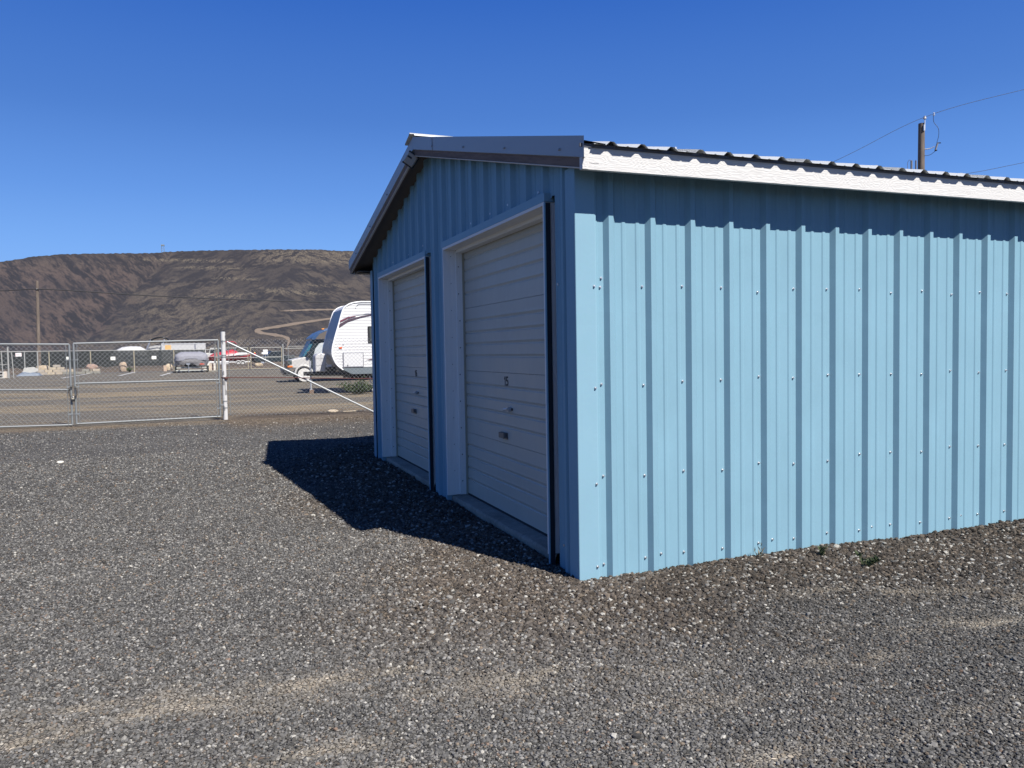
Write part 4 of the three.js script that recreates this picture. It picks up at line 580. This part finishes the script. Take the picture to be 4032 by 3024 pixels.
{
  const t = thing('red_boat', 'red and white speedboat with a red canopy on a white trailer', 'boat', [0.4, 0, -107]); const redM = mat([0.36, 0.025, 0.04], 0.4), wh = mat([0.5, 0.495, 0.48], 0.4);
  const hs = (x, w, y0, y1) => [[x, y1, -w], [x, lerp(y0, y1, 0.5), -w * 0.93], [x, y0 + 0.08, -w * 0.45], [x, y0, 0], [x, y0 + 0.08, w * 0.45], [x, lerp(y0, y1, 0.5), w * 0.93], [x, y1, w]];
  obj('hull', quads([hs(-2.6, 1.0, 0.72, 1.28), hs(-1, 1.08, 0.66, 1.3), hs(0.8, 1.05, 0.68, 1.36), hs(1.8, 0.75, 0.8, 1.45), hs(2.4, 0.34, 1.0, 1.52), hs(2.68, 0.03, 1.3, 1.56)]), redM, t);
  const ws = (x, w, y0, y1) => [[x, y1, -w * 0.97], [x, y0, -w * 1.012], [x, y0 - 0.001, 0], [x, y0, w * 1.012], [x, y1, w * 0.97], [x, y1 + 0.04, 0], [x, y1, -w * 0.97]];
  obj('topside', quads([ws(-2.6, 1.0, 1.18, 1.3), ws(-1, 1.08, 1.18, 1.34), ws(0.4, 1.06, 1.2, 1.5), ws(1.0, 1.02, 1.22, 1.72), ws(1.8, 0.75, 1.3, 1.72), ws(2.4, 0.34, 1.42, 1.66), ws(2.68, 0.03, 1.5, 1.6)]), wh, t);
  const cs = (x, w, y) => [[x, 1.3, -w], [x, y * 0.85 + 0.2, -w * 0.8], [x, y, 0], [x, y * 0.85 + 0.2, w * 0.8], [x, 1.3, w]];
  obj('red_cover', quads([cs(-2.4, 0.7, 1.4), cs(-1.9, 1.0, 1.75), cs(-0.6, 1.06, 1.95), cs(0.4, 1.05, 2.2), cs(1.0, 0.9, 1.95), cs(1.4, 0.4, 1.6)]), redM, t);
  obj('bimini_top', [quads([[-0.95, 2.95], [-0.6, 3.2], [0.1, 3.3], [0.7, 3.22], [1.05, 2.9]].map(([x, y]) => [-0.95, -0.4, 0.4, 0.95].map((z, i) => [x, y - (i % 3 ? 0 : 0.08), z])))], mat([0.45, 0.03, 0.05], 0.7), t); for (const z of [-0.9, 0.9]) obj('bimini_frame', [bar([1.0, 2.9, z], [0.6, 1.6, z], 0.025, 5), bar([-0.9, 2.9, z], [0.1, 1.6, z], 0.025, 5)], zincM, t);
  obj('dark_strap', [box(0.1, 0.9, 2.14, -0.6, 1.4, 0), box(0.1, 0.75, 2.1, 0.55, 1.15, 0)], mat([0.03, 0.012, 0.02], 0.8), t); obj('outdrive', [box(0.35, 0.7, 0.3, -2.62, 0.62, 0, 0.06)], blackM, t);
  obj('trailer_frame', [box(5.6, 0.12, 0.1, 0.4, 0.5, 0.8), box(5.6, 0.12, 0.1, 0.4, 0.5, -0.8), box(1.6, 0.12, 0.12, 3.0, 0.52, 0), box(0.1, 0.6, 0.1, 2.7, 0.9, 0), box(3, 0.4, 0.1, -1.6, 0.45, 0.7)], mat([0.62, 0.62, 0.62], 0.5), t);
  for (const x of [1.12, 1.68]) for (const z of [0.95, -0.95]) { wheel(t, x, 0.29, z, 0.29, 0.2, wh); obj('fender', [new THREE.TorusGeometry(0.33, 0.07, 6, 14, Math.PI).scale(1, 1, 1.6).translate(x, 0.31, z)], wh, t); }
}
function pickup(pos, turn, bodyM, label, dark) {
  const t = thing('pickup_truck', label, 'truck', pos, turn), W = 0.95;
  obj('body', [plate([[-2.7, 0.55], [-2.7, 1.05], [-2.55, 1.12], [-1.1, 1.2], [0.9, 1.2], [0.9, 1.28], [2.7, 1.28], [2.7, 0.5], [2.0, 0.42], [-2.3, 0.42]], 2 * W, -W, 0.06)], bodyM, t); obj('cab', [plate([[-1.15, 1.18], [-0.5, 1.86], [0.75, 1.9], [0.92, 1.2]], 1.7, -0.85, 0.06)], bodyM, t);
  const gm = mat([0.02, 0.025, 0.03], 0.1); for (const s of [1, -1]) { obj('side_window', [plate([[-0.88, 1.26], [-0.45, 1.76], [0.1, 1.78], [0.1, 1.26]], 0.02, s > 0 ? 0.845 : -0.865)], gm, t); obj('side_window', [plate([[0.2, 1.26], [0.2, 1.78], [0.68, 1.79], [0.8, 1.26]], 0.02, s > 0 ? 0.845 : -0.865)], gm, t); }
  obj('windshield', [plate([[-1.13, 1.22], [-0.56, 1.8], [-0.53, 1.8], [-1.1, 1.22]], 1.5, -0.75)], gm, t); obj('rear_window', [box(0.02, 0.4, 1.4, 0.87, 1.55, 0)], gm, t); obj('front_bumper', [box(0.2, 0.22, 1.9, -2.74, 0.55, 0, 0.03)], dark ? blackM : zincM, t); obj('rear_bumper', [box(0.2, 0.2, 1.8, 2.76, 0.55, 0, 0.03)], dark ? blackM : zincM, t);
  for (const x of [-1.75, 1.75]) for (const z of [0.86, -0.86]) wheel(t, x, 0.37, z, 0.37, 0.24, zincM); for (const z of [0.8, -0.8]) { obj('tail_lamp', [box(0.04, 0.3, 0.12, 2.7, 1.0, z)], mat([0.3, 0.02, 0.02], 0.4), t); obj('headlight', [box(0.06, 0.18, 0.3, -2.68, 0.92, z * 0.85)], mat([0.5, 0.5, 0.5], 0.2), t); }
  return t;
}
pickup([-1.0, 0.35, -114], Math.PI * 0.97, mat([0.46, 0.46, 0.45], 0.4), 'white pickup truck half hidden behind the red boat', false).scale.setScalar(1.12);
pickup([6.0, 0, -106], 0.25, mat([0.018, 0.026, 0.03], 0.35), 'dark pickup truck parked behind the far double gate', true);
{ const t = thing('white_cabinet', 'small white cabinet standing beside the dark pickup truck', 'cabinet', [4.9, 0, -104.6]); obj('cabinet_box', [box(0.6, 0.64, 0.4, 0, 1.75, 0, 0.03)], mat([0.72, 0.72, 0.69], 0.5), t); obj('cabinet_hood', [box(0.3, 0.26, 0.3, -0.35, 1.6, 0, 0.03)], mat([0.66, 0.66, 0.62], 0.5), t); obj('cabinet_post', [bar([0, 0, 0], [0, 1.5, 0], 0.06, 8)], palePipeM, t); }
{ const t = thing('hydrant_marker', 'red post with yellow top behind the far double gate', 'post', [3.3, 0, -100]); obj('marker_head', [new THREE.CylinderGeometry(0.14, 0.2, 0.42, 10).translate(0, 1.45, 0)], mat([0.34, 0.02, 0.03], 0.5), t); obj('marker_top', [new THREE.SphereGeometry(0.09, 8, 6).translate(0, 1.68, 0)], mat([0.7, 0.5, 0.15], 0.5), t); obj('marker_pole', [bar([0, 0, 0], [0, 1.3, 0], 0.05, 6)], blackM, t); }
{
  const t = thing('cargo_trailer', 'long white enclosed cargo trailer behind the slatted fence', 'trailer', [-5.3, 0, -113]); const wm = mat([0.46, 0.46, 0.455], 0.45);
  obj('box_body', [box(5.6, 2.5, 2.4, 0, 1.82, 0, 0.05)], wm, t); obj('roof_edge', [box(5.66, 0.16, 2.46, 0, 3.05, 0, 0.04)], mat([0.42, 0.43, 0.44], 0.5), t); obj('corner_post', [box(0.12, 2.3, 0.06, 1.45, 1.85, 1.2)], mat([0.05, 0.06, 0.12], 0.5), t); obj('door_panel', [box(1.0, 2.3, 0.04, 2.2, 1.86, 1.2)], wm, t); obj('amber_panel', [box(0.75, 0.6, 0.03, -1.95, 2.62, 1.21)], mat([0.62, 0.38, 0.14], 0.6), t);
  for (const x of [-0.4, 0.5]) for (const z of [1.1, -1.1]) wheel(t, x, 0.35, z, 0.35, 0.22, zincM); obj('hitch', [box(1.4, 0.12, 0.14, -3.4, 0.55, 0)], blackM, t);
}
function wrapped(pos, L, h, top, label, m) { const t = thing('wrapped_boat', label, 'boat', pos, 0, 'white covered boats behind the slatted fence'); const sc = (x, w, y) => { const p = []; for (let i = 0; i <= 12; i++) { const a = i / 12 * Math.PI; p.push([x, h + Math.pow(Math.sin(a), 0.7) * (y - h), -Math.cos(a) * w]); } return p; };
  obj('cover', quads([sc(-L / 2, 0.15, h + 0.1), sc(-L * 0.42, 0.7, lerp(h, top, 0.55)), sc(-L * 0.2, 1.1, lerp(h, top, 0.92)), sc(0.1, 1.2, top), sc(L * 0.3, 1.2, lerp(h, top, 0.96)), sc(L * 0.47, 1.1, lerp(h, top, 0.6)), sc(L / 2, 0.9, h)]), m, t); obj('hull', [plate([[-L / 2, h], [-L * 0.35, 0.7], [L / 2, 0.6], [L / 2, h]], 1.8, -0.9)], mat([0.5, 0.5, 0.5], 0.5), t); obj('trailer_frame', [box(L, 0.12, 0.1, 0.2, 0.5, 0.8), box(L, 0.12, 0.1, 0.2, 0.5, -0.8)], galvM, t); for (const z of [0.95, -0.95]) wheel(t, 0.6, 0.3, z, 0.3, 0.2, zincM); return t; }
wrapped([-12.0, 0, -112], 4.4, 1.5, 2.84, 'white shrink-wrapped boat behind the slatted fence, leftmost of the two', mat([0.5, 0.5, 0.49], 0.5)); wrapped([-8.9, 0, -114], 3.4, 1.6, 2.95, 'pale grey covered boat below the black tow tower', mat([0.3, 0.295, 0.28], 0.6));
{ const t = thing('tow_tower', 'black tow tower arching above the covered boats behind the slatted fence', 'tow tower', [-8.5, 0, -112.6]); const bm = mat([0.012, 0.014, 0.016], 0.3); obj('arch', [new THREE.TubeGeometry(new THREE.CatmullRomCurve3([[-0.75, 3.72, 0.75], [0.1, 3.98, 0.8], [1.0, 3.9, 0.75], [1.3, 3.68, 0.5], [1.3, 3.68, -0.5], [0.9, 3.9, -0.75], [0, 3.98, -0.8], [-0.75, 3.72, -0.75]].map(p => V(...p))), 60, 0.085, 8, false)], bm, t); obj('board_rack', [box(0.5, 0.26, 0.3, -0.9, 3.62, 0.5, 0.08)], bm, t); for (const z of [0.7, -0.7]) { obj('leg', [bar([-0.9, 3.7, z], [-1.5, 2.3, z], 0.05, 6)], zincM, t); obj('leg', [bar([0.8, 3.75, z], [0.3, 2.4, z], 0.05, 6)], zincM, t); } }

// ------------------------------------------------------------------ blocks, rocks and rubble
const blockG = new RoundedBoxGeometry(0.56, 0.21, 0.4, 1, 0.02); const blockMs = [[0.36, 0.305, 0.235], [0.33, 0.29, 0.24], [0.39, 0.33, 0.245], [0.21, 0.20, 0.17]].map(c => mat(c, 0.9));
{
  const put = (x, y, z, k, w, label) => { const o = obj('concrete_block', blockG, blockMs[k]); o.position.set(x, y, z); o.scale.x = w; o.rotation.y = (hash2(x * 100, y * 100) - 0.5) * 0.14; tag(o, label, 'block', 'pale concrete blocks stacked in the far parking row'); };
  const L = ['bottom', 'second', 'third']; const rows = [[-16.1, 0.105, 6], [-15.75, 0.32, 5], [-14.85, 0.535, 2]];
  rows.forEach(([x0, y, n], r) => { for (let k = 0; k < n; k++) put(x0 + k * 0.58 + (hash2(k, r) - 0.5) * 0.06, y, -73.6 - 0.05 * r, r === 0 && k > 3 ? 3 : (k + r) % 3, 0.98, `pale concrete block in the ${L[r]} course of the stack, ${['first', 'second', 'third', 'fourth', 'fifth', 'sixth'][k]} from the left`); });
  put(-14.55, 0.75, -73.7, 1, 1.0, 'pale concrete block lying alone on top of the stack'); [[-12.6, 0.105], [-12.0, 0.105], [-11.4, 0.105], [-12.3, 0.32], [-11.45, 0.32]].forEach(([x, y], k) => put(x, y, -73.4, k > 3 ? 0 : 3, 1.0, `grey concrete block of the loose heap right of the stack, ${['lower left', 'lower middle', 'lower right', 'upper left', 'upper right'][k]}`));
}
function rock(pos, s, c, label) { const g = new THREE.IcosahedronGeometry(1, 2), p = g.attributes.position; for (let i = 0; i < p.count; i++) { const x = p.getX(i), y = p.getY(i), z = p.getZ(i), k = 0.78 + 0.44 * fbm(x * 1.7 + pos[0] * 3 + y * 0.9, z * 1.7 + y * 1.3 + 5, 3); p.setXYZ(i, x * k, Math.max(-0.5, y * k), z * k); } g.scale(...s); const f = g; f.computeVertexNormals(); const o = obj('rock', f, mat(c, 0.95)); o.position.set(...pos); tag(o, label, 'rock'); }
rock([-16.2, 0.34, -76.9], [0.75, 0.5, 0.5], [0.34, 0.27, 0.19], 'flat tan rock behind the left end of the block stack'); rock([-11.9, 0.55, -74.4], [0.5, 0.34, 0.4], [0.27, 0.19, 0.15], 'reddish brown rock on the grey block heap'); rock([-9.7, 0.4, -77.6], [0.36, 0.62, 0.35], [0.34, 0.26, 0.19], 'upright tan boulder between the second and third tan posts'); rock([-5.75, 0.32, -77.0], [0.36, 0.42, 0.3], [0.42, 0.34, 0.24], 'tan rock at the foot of the post left of the covered boat');
rock([0.67, 0.02, -15.3], [0.15, 0.05, 0.06], [0.42, 0.35, 0.26], 'pale broken chunk on the dirt near the fence brace'); rock([-4.15, 0.012, -7.97], [0.045, 0.022, 0.03], [0.6, 0.57, 0.5], 'single pale stone on the open gravel left of the shadow'); rock([3.55, 0.15, -97], [0.55, 0.3, 0.4], [0.36, 0.29, 0.2], 'low tan rock in front of the dark pickup truck');
{ const o = obj('plank', [box(0.34, 0.02, 0.05, 0, 0, 0)], mat([0.44, 0.37, 0.27], 0.9)); o.position.set(1.06, 0.015, -15.2); o.rotation.y = 0.1; tag(o, 'thin pale plank lying beside the fence brace', 'plank'); }
{ const o = obj('paver', [box(0.3, 0.56, 0.2, 0, 0.28, 0, 0.02)], mat([0.42, 0.31, 0.23], 0.9)); o.position.set(-6.05, 0, -76.4); o.rotation.y = 0.3; tag(o, 'upright pinkish block left of the covered boat', 'block'); }
{ const t = thing('pallet_blocks', 'pair of pale blocks standing right of the covered boat', 'blocks', [-1.9, 0, -70]); obj('block', [box(0.34, 0.62, 0.3, -0.2, 0.42, 0, 0.02)], mat([0.5, 0.42, 0.33], 0.9), t); obj('block', [box(0.2, 0.62, 0.3, 0.22, 0.42, 0, 0.02)], mat([0.56, 0.52, 0.46], 0.9), t); obj('base', [box(0.75, 0.12, 0.5, 0.05, 0.06, 0.05, 0.02)], concM, t); obj('dark_post', [bar([0.06, 0.1, 0.05], [0.04, 0.75, 0.05], 0.05, 6)], mat([0.09, 0.05, 0.05], 0.8), t); }
{ const t = thing('cinder_block', 'white hollow cinder block at the far left edge', 'block', [-16.75, 0, -64.2], 0.2); const s = new THREE.Shape(); s.moveTo(-0.2, 0); s.lineTo(0.2, 0); s.lineTo(0.2, 0.5); s.lineTo(-0.2, 0.5); s.closePath(); for (const y of [0.06, 0.28]) { const h = new THREE.Path(); h.moveTo(-0.1, y); h.lineTo(-0.1, y + 0.15); h.lineTo(0.1, y + 0.15); h.lineTo(0.1, y); h.closePath(); s.holes.push(h); } obj('shell', [new THREE.ExtrudeGeometry(s, { depth: 0.22, bevelEnabled: false })], mat([0.42, 0.41, 0.38], 0.9), t); obj('hollow_back', [box(0.36, 0.46, 0.02, 0, 0.25, 0.03)], blackM, t); }
{ const o = obj('cinder_block_end', [box(0.3, 0.5, 0.3, 0, 0.25, 0, 0.02)], mat([0.5, 0.44, 0.38], 0.9)); o.position.set(-16.42, 0, -64.3); tag(o, 'plain pinkish block right beside the white hollow block', 'block'); }
{
  const t = thing('tarp_pile', 'heap of white sheeting over crumpled grey-blue tarp at the far left', 'tarp', [-16.0, 0, -70.2]);
  const sheetG = (w, h, d, s) => { const rows = []; for (let j = 0; j <= 14; j++) { const r = []; for (let i = 0; i <= 20; i++) { const u = i / 20 * 2 - 1, v = j / 14 * 2 - 1, f = Math.max(0, 1 - u * u) ** 0.4 * Math.max(0, 1 - v * v) ** 0.4; r.push([u * w, 0.01 + f * h * (0.55 + 0.7 * fbm(u * 2 + s, v * 2 + s, 4)), v * d]); } rows.push(r); } return quads(rows, null, false); };
  obj('white_sheet', [plate([[-0.55, 0.25], [-0.4, 0.68], [0.3, 0.74], [0.62, 0.55], [0.6, 0.36], [0, 0.22]], 0.08, -0.2, 0.02)], mat([0.42, 0.41, 0.38], 0.8), t); obj('grey_tarp', sheetG(0.85, 0.34, 0.6, 3), mat([0.16, 0.19, 0.23], 0.5), t);
}

// ------------------------------------------------------------------ poles and wires
const poleM = mat('#ffffff', 0.9, 0, { map: texture(64, 512, (i, j) => { const n = 0.5 * tn(i / 64 * 16, j / 512 * 8, 16, 90) + 0.5 * tn(i / 64 * 32, j / 512 * 32, 32, 91), k = 0.55 + 0.9 * n; return [l2s(0.135 * k), l2s(0.108 * k), l2s(0.088 * k)]; }, true) });
const cableM = mat([0.02, 0.02, 0.022], 0.6);
{ const t = thing('utility_pole', 'slender brown utility pole at the left in front of the hill', 'utility pole', [-17.36, 0, -82]); obj('pole_shaft', [bar([0, -0.2, 0], [0.14, 8.8, 0], 0.19, 12, 0.13)], poleM, t); obj('pole_cap', [new THREE.CylinderGeometry(0.12, 0.135, 0.05, 12).translate(0.14, 8.82, 0)], poleM, t); obj('insulator', [new THREE.CylinderGeometry(0.04, 0.05, 0.14, 8).rotateX(1.57).translate(0.14, 8.05, 0.17)], mat([0.3, 0.3, 0.3], 0.4), t); }
tag(obj('power_line', tube([[-60, 7.9, -82], [-38, 7.55, -82], [-20.3, 7.86, -82], [-17.16, 8.04, -81.8], [-8, 7.55, -82], [3, 7.12, -82], [14.2, 6.97, -82], [30, 7.3, -82], [48, 8.0, -82]], 0.05, 5, 140), cableM), 'dark sagging cable crossing in front of the hill from the left pole', 'cable');
{
  const P = [32.12, 0, -25.7]; const t = thing('utility_pole', 'brown utility pole with insulator and fuse cutout rising behind the roof', 'utility pole', P);
  obj('pole_shaft', [bar([0, -0.2, 0], [0.04, 12.66, 0], 0.22, 18, 0.15)], poleM, t);
  const toCam = V(-2.179 - P[0], 0, 4.449 - P[2]).normalize(), rt = V(-toCam.z, 0, toCam.x).multiplyScalar(-1); const at = (r, y, f) => [rt.x * r + toCam.x * f, y, rt.z * r + toCam.z * f];
  const pin = obj('pin_bracket', [bar(at(0.17, 12.35, 0.1), at(0.17, 12.86, 0.1), 0.03, 8), box(0.08, 0.3, 0.05, ...at(0.15, 12.4, 0.12))], mat([0.6, 0.62, 0.63], 0.4, 0.5), t); obj('insulator', [new THREE.CylinderGeometry(0.06, 0.09, 0.07, 12).translate(...at(0.17, 12.88, 0.1)), new THREE.CylinderGeometry(0.05, 0.06, 0.06, 12).translate(...at(0.17, 12.95, 0.1))], mat([0.35, 0.35, 0.37], 0.25), pin);
  obj('cutout_arm', [bar(at(0.12, 11.33, 0), at(0.42, 11.34, 0), 0.028, 8), bar(at(0.42, 11.34, 0), at(0.62, 11.42, 0), 0.02, 8)], mat([0.66, 0.67, 0.68], 0.4, 0.4), t);
  const fc = obj('fuse_cutout', [bar(at(0.66, 11.24, 0), at(0.76, 11.58, 0), 0.045, 8)], mat([0.22, 0.23, 0.25], 0.4), t); obj('fuse_contact', [bar(at(0.62, 11.2, 0), at(0.74, 11.22, 0), 0.03, 6), bar(at(0.72, 11.58, 0), at(0.9, 11.56, 0), 0.025, 6)], blackM, fc);
  obj('jumper_wire', [tube([at(0.72, 11.6, 0), at(0.8, 11.95, 0), at(0.78, 12.3, 0), at(0.58, 12.65, 0), at(0.55, 12.98, 0.05)], 0.012, 5, 30), tube([at(0.14, 11.0, 0.05), at(0.4, 11.02, 0), at(0.68, 11.2, 0)], 0.012, 5, 14)], cableM, t); obj('line_clamp', [box(0.08, 0.16, 0.08, ...at(0.58, 13.02, 0.08), 0.02)], zincM, t);
  obj('transformer_bushing', [bar(at(-0.42, 10.3, 0.1), at(-0.42, 10.82, 0.1), 0.05, 8), bar(at(-0.22, 10.3, 0.1), at(-0.22, 10.8, 0.1), 0.04, 8), tube([at(-0.42, 10.8, 0.1), at(-0.5, 10.86, 0.1), at(-0.58, 10.78, 0.1), at(-0.6, 10.4, 0.1)], 0.012, 5, 12)], mat([0.16, 0.16, 0.17], 0.4), t);
}
tag(obj('power_line', tube([[8, 4.2, -34.5], [20, 7.4, -30.2], [28.14, 10.9, -27.19], [32.3, 12.98, -25.65], [37.1, 14.31, -23.9], [48, 16.6, -19.8], [60, 18.6, -15.3]], 0.011, 5, 90), cableM), 'thin overhead wire passing over the insulator of the right pole', 'cable');
tag(obj('power_line', tube([[31.5, 9.75, -26.2], [35.64, 10.36, -25.34], [37.97, 10.81, -24.46], [46, 12.3, -21.4]], 0.011, 5, 30), cableM), 'lower thin overhead wire at the right edge above the roof', 'cable');
{ // mast on the crest
  const p = hill(-2.6, skyAt(-2.6) * 0.998), t = thing('radio_mast', 'tiny lattice mast standing on the crest of the hill', 'mast', [p[0], p[1] - 1, p[2]]); const H = 10.5; const mm = mat([0.16, 0.19, 0.21], 0.6); for (const [x, z] of [[-1, -1], [1, -1], [1, 1], [-1, 1]]) obj('leg', [bar([x * 1.9, 0, z * 1.9], [x * 1.5, H, z * 1.5], 0.16, 4)], mm, t); const br = []; for (let k = 0; k < 4; k++) { const y0 = k * H / 4, y1 = y0 + H / 4; br.push(bar([-1.8, y0, 1.7], [1.7, y1, 1.7], 0.1, 4), bar([1.8, y0, 1.7], [-1.7, y1, 1.7], 0.1, 4)); } obj('lattice', br, mm, t); obj('platform', [box(4.2, 1.5, 4.2, 0, H, 0)], mm, t);
}

// ------------------------------------------------------------------ weeds
const leafG = (w, l) => { const g = new THREE.PlaneGeometry(w, l, 1, 2); const p = g.attributes.position; for (let i = 0; i < p.count; i++) { const y = p.getY(i); p.setZ(i, y * y * 0.8 / l * 0.3); if (Math.abs(y) > l * 0.4) p.setX(i, p.getX(i) * 0.25); } g.translate(0, l / 2, 0); g.computeVertexNormals(); return g; };
function bush(pos, R, H, n, lw, ll, c, label, cat = 'weed') {
  const t = thing('weed', label, cat, pos); const leaves = [], stems = []; const base = leafG(lw, ll), E = new THREE.Euler(), Q = new THREE.Quaternion(), M = new THREE.Matrix4();
  const ns = Math.max(4, Math.round(n / 22)); for (let s = 0; s < ns; s++) { const a = rnd() * 6.283, r = R * Math.sqrt(rnd()), h = H * (0.45 + 0.6 * rnd()) * (1 - 0.45 * (r / R)); const tip = [Math.cos(a) * r, h, Math.sin(a) * r]; stems.push(bar([Math.cos(a) * r * 0.15, 0, Math.sin(a) * r * 0.15], tip, lw * 0.10, 3)); const m = Math.round(n / ns); for (let k = 0; k < m; k++) { const f = 0.15 + 0.85 * rnd(), s2 = 0.6 + 0.8 * rnd(); M.compose(V(tip[0] * f + rr(-1, 1) * R * 0.12, tip[1] * f + rr(-1, 1) * H * 0.05, tip[2] * f + rr(-1, 1) * R * 0.12), Q.setFromEuler(E.set(rr(-1.1, 1.1), rnd() * 6.283, rr(-0.9, 0.9))), V(s2, s2, s2)); leaves.push(base.clone().applyMatrix4(M)); } }
  obj('stem', stems, mat([0.13, 0.14, 0.06], 0.9), t); obj('foliage', leaves, mat(c, 0.85, 0, { transmission: 0.0 }), t); return t;
}
bush([2.75, 0, -23.3], 0.75, 0.62, 1500, 0.03, 0.09, [0.032, 0.052, 0.018], 'green tumbleweed bush growing beneath the travel trailer', 'bush');
bush([1.72, 0.0, 0.235], 0.045, 0.15, 90, 0.008, 0.024, [0.05, 0.07, 0.028], 'thin upright weed by the blue wall, left of the two');
bush([1.81, 0.0, 0.53], 0.10, 0.10, 170, 0.008, 0.026, [0.045, 0.068, 0.025], 'low spreading green weed in the gravel near the blue wall');
bush([1.33, 0.0, 0.07], 0.05, 0.14, 30, 0.005, 0.03, [0.2, 0.17, 0.11], 'dry straw wisp at the foot of the blue wall', 'weed');
bush([-9.15, 0, -77.4], 0.28, 0.5, 160, 0.06, 0.16, [0.07, 0.10, 0.04], 'small green shrub beside the upright tan boulder', 'shrub');

scene.traverse(o => { if (o.isMesh) { o.castShadow = true; o.receiveShadow = true; } });
renderer.render(scene, camera);
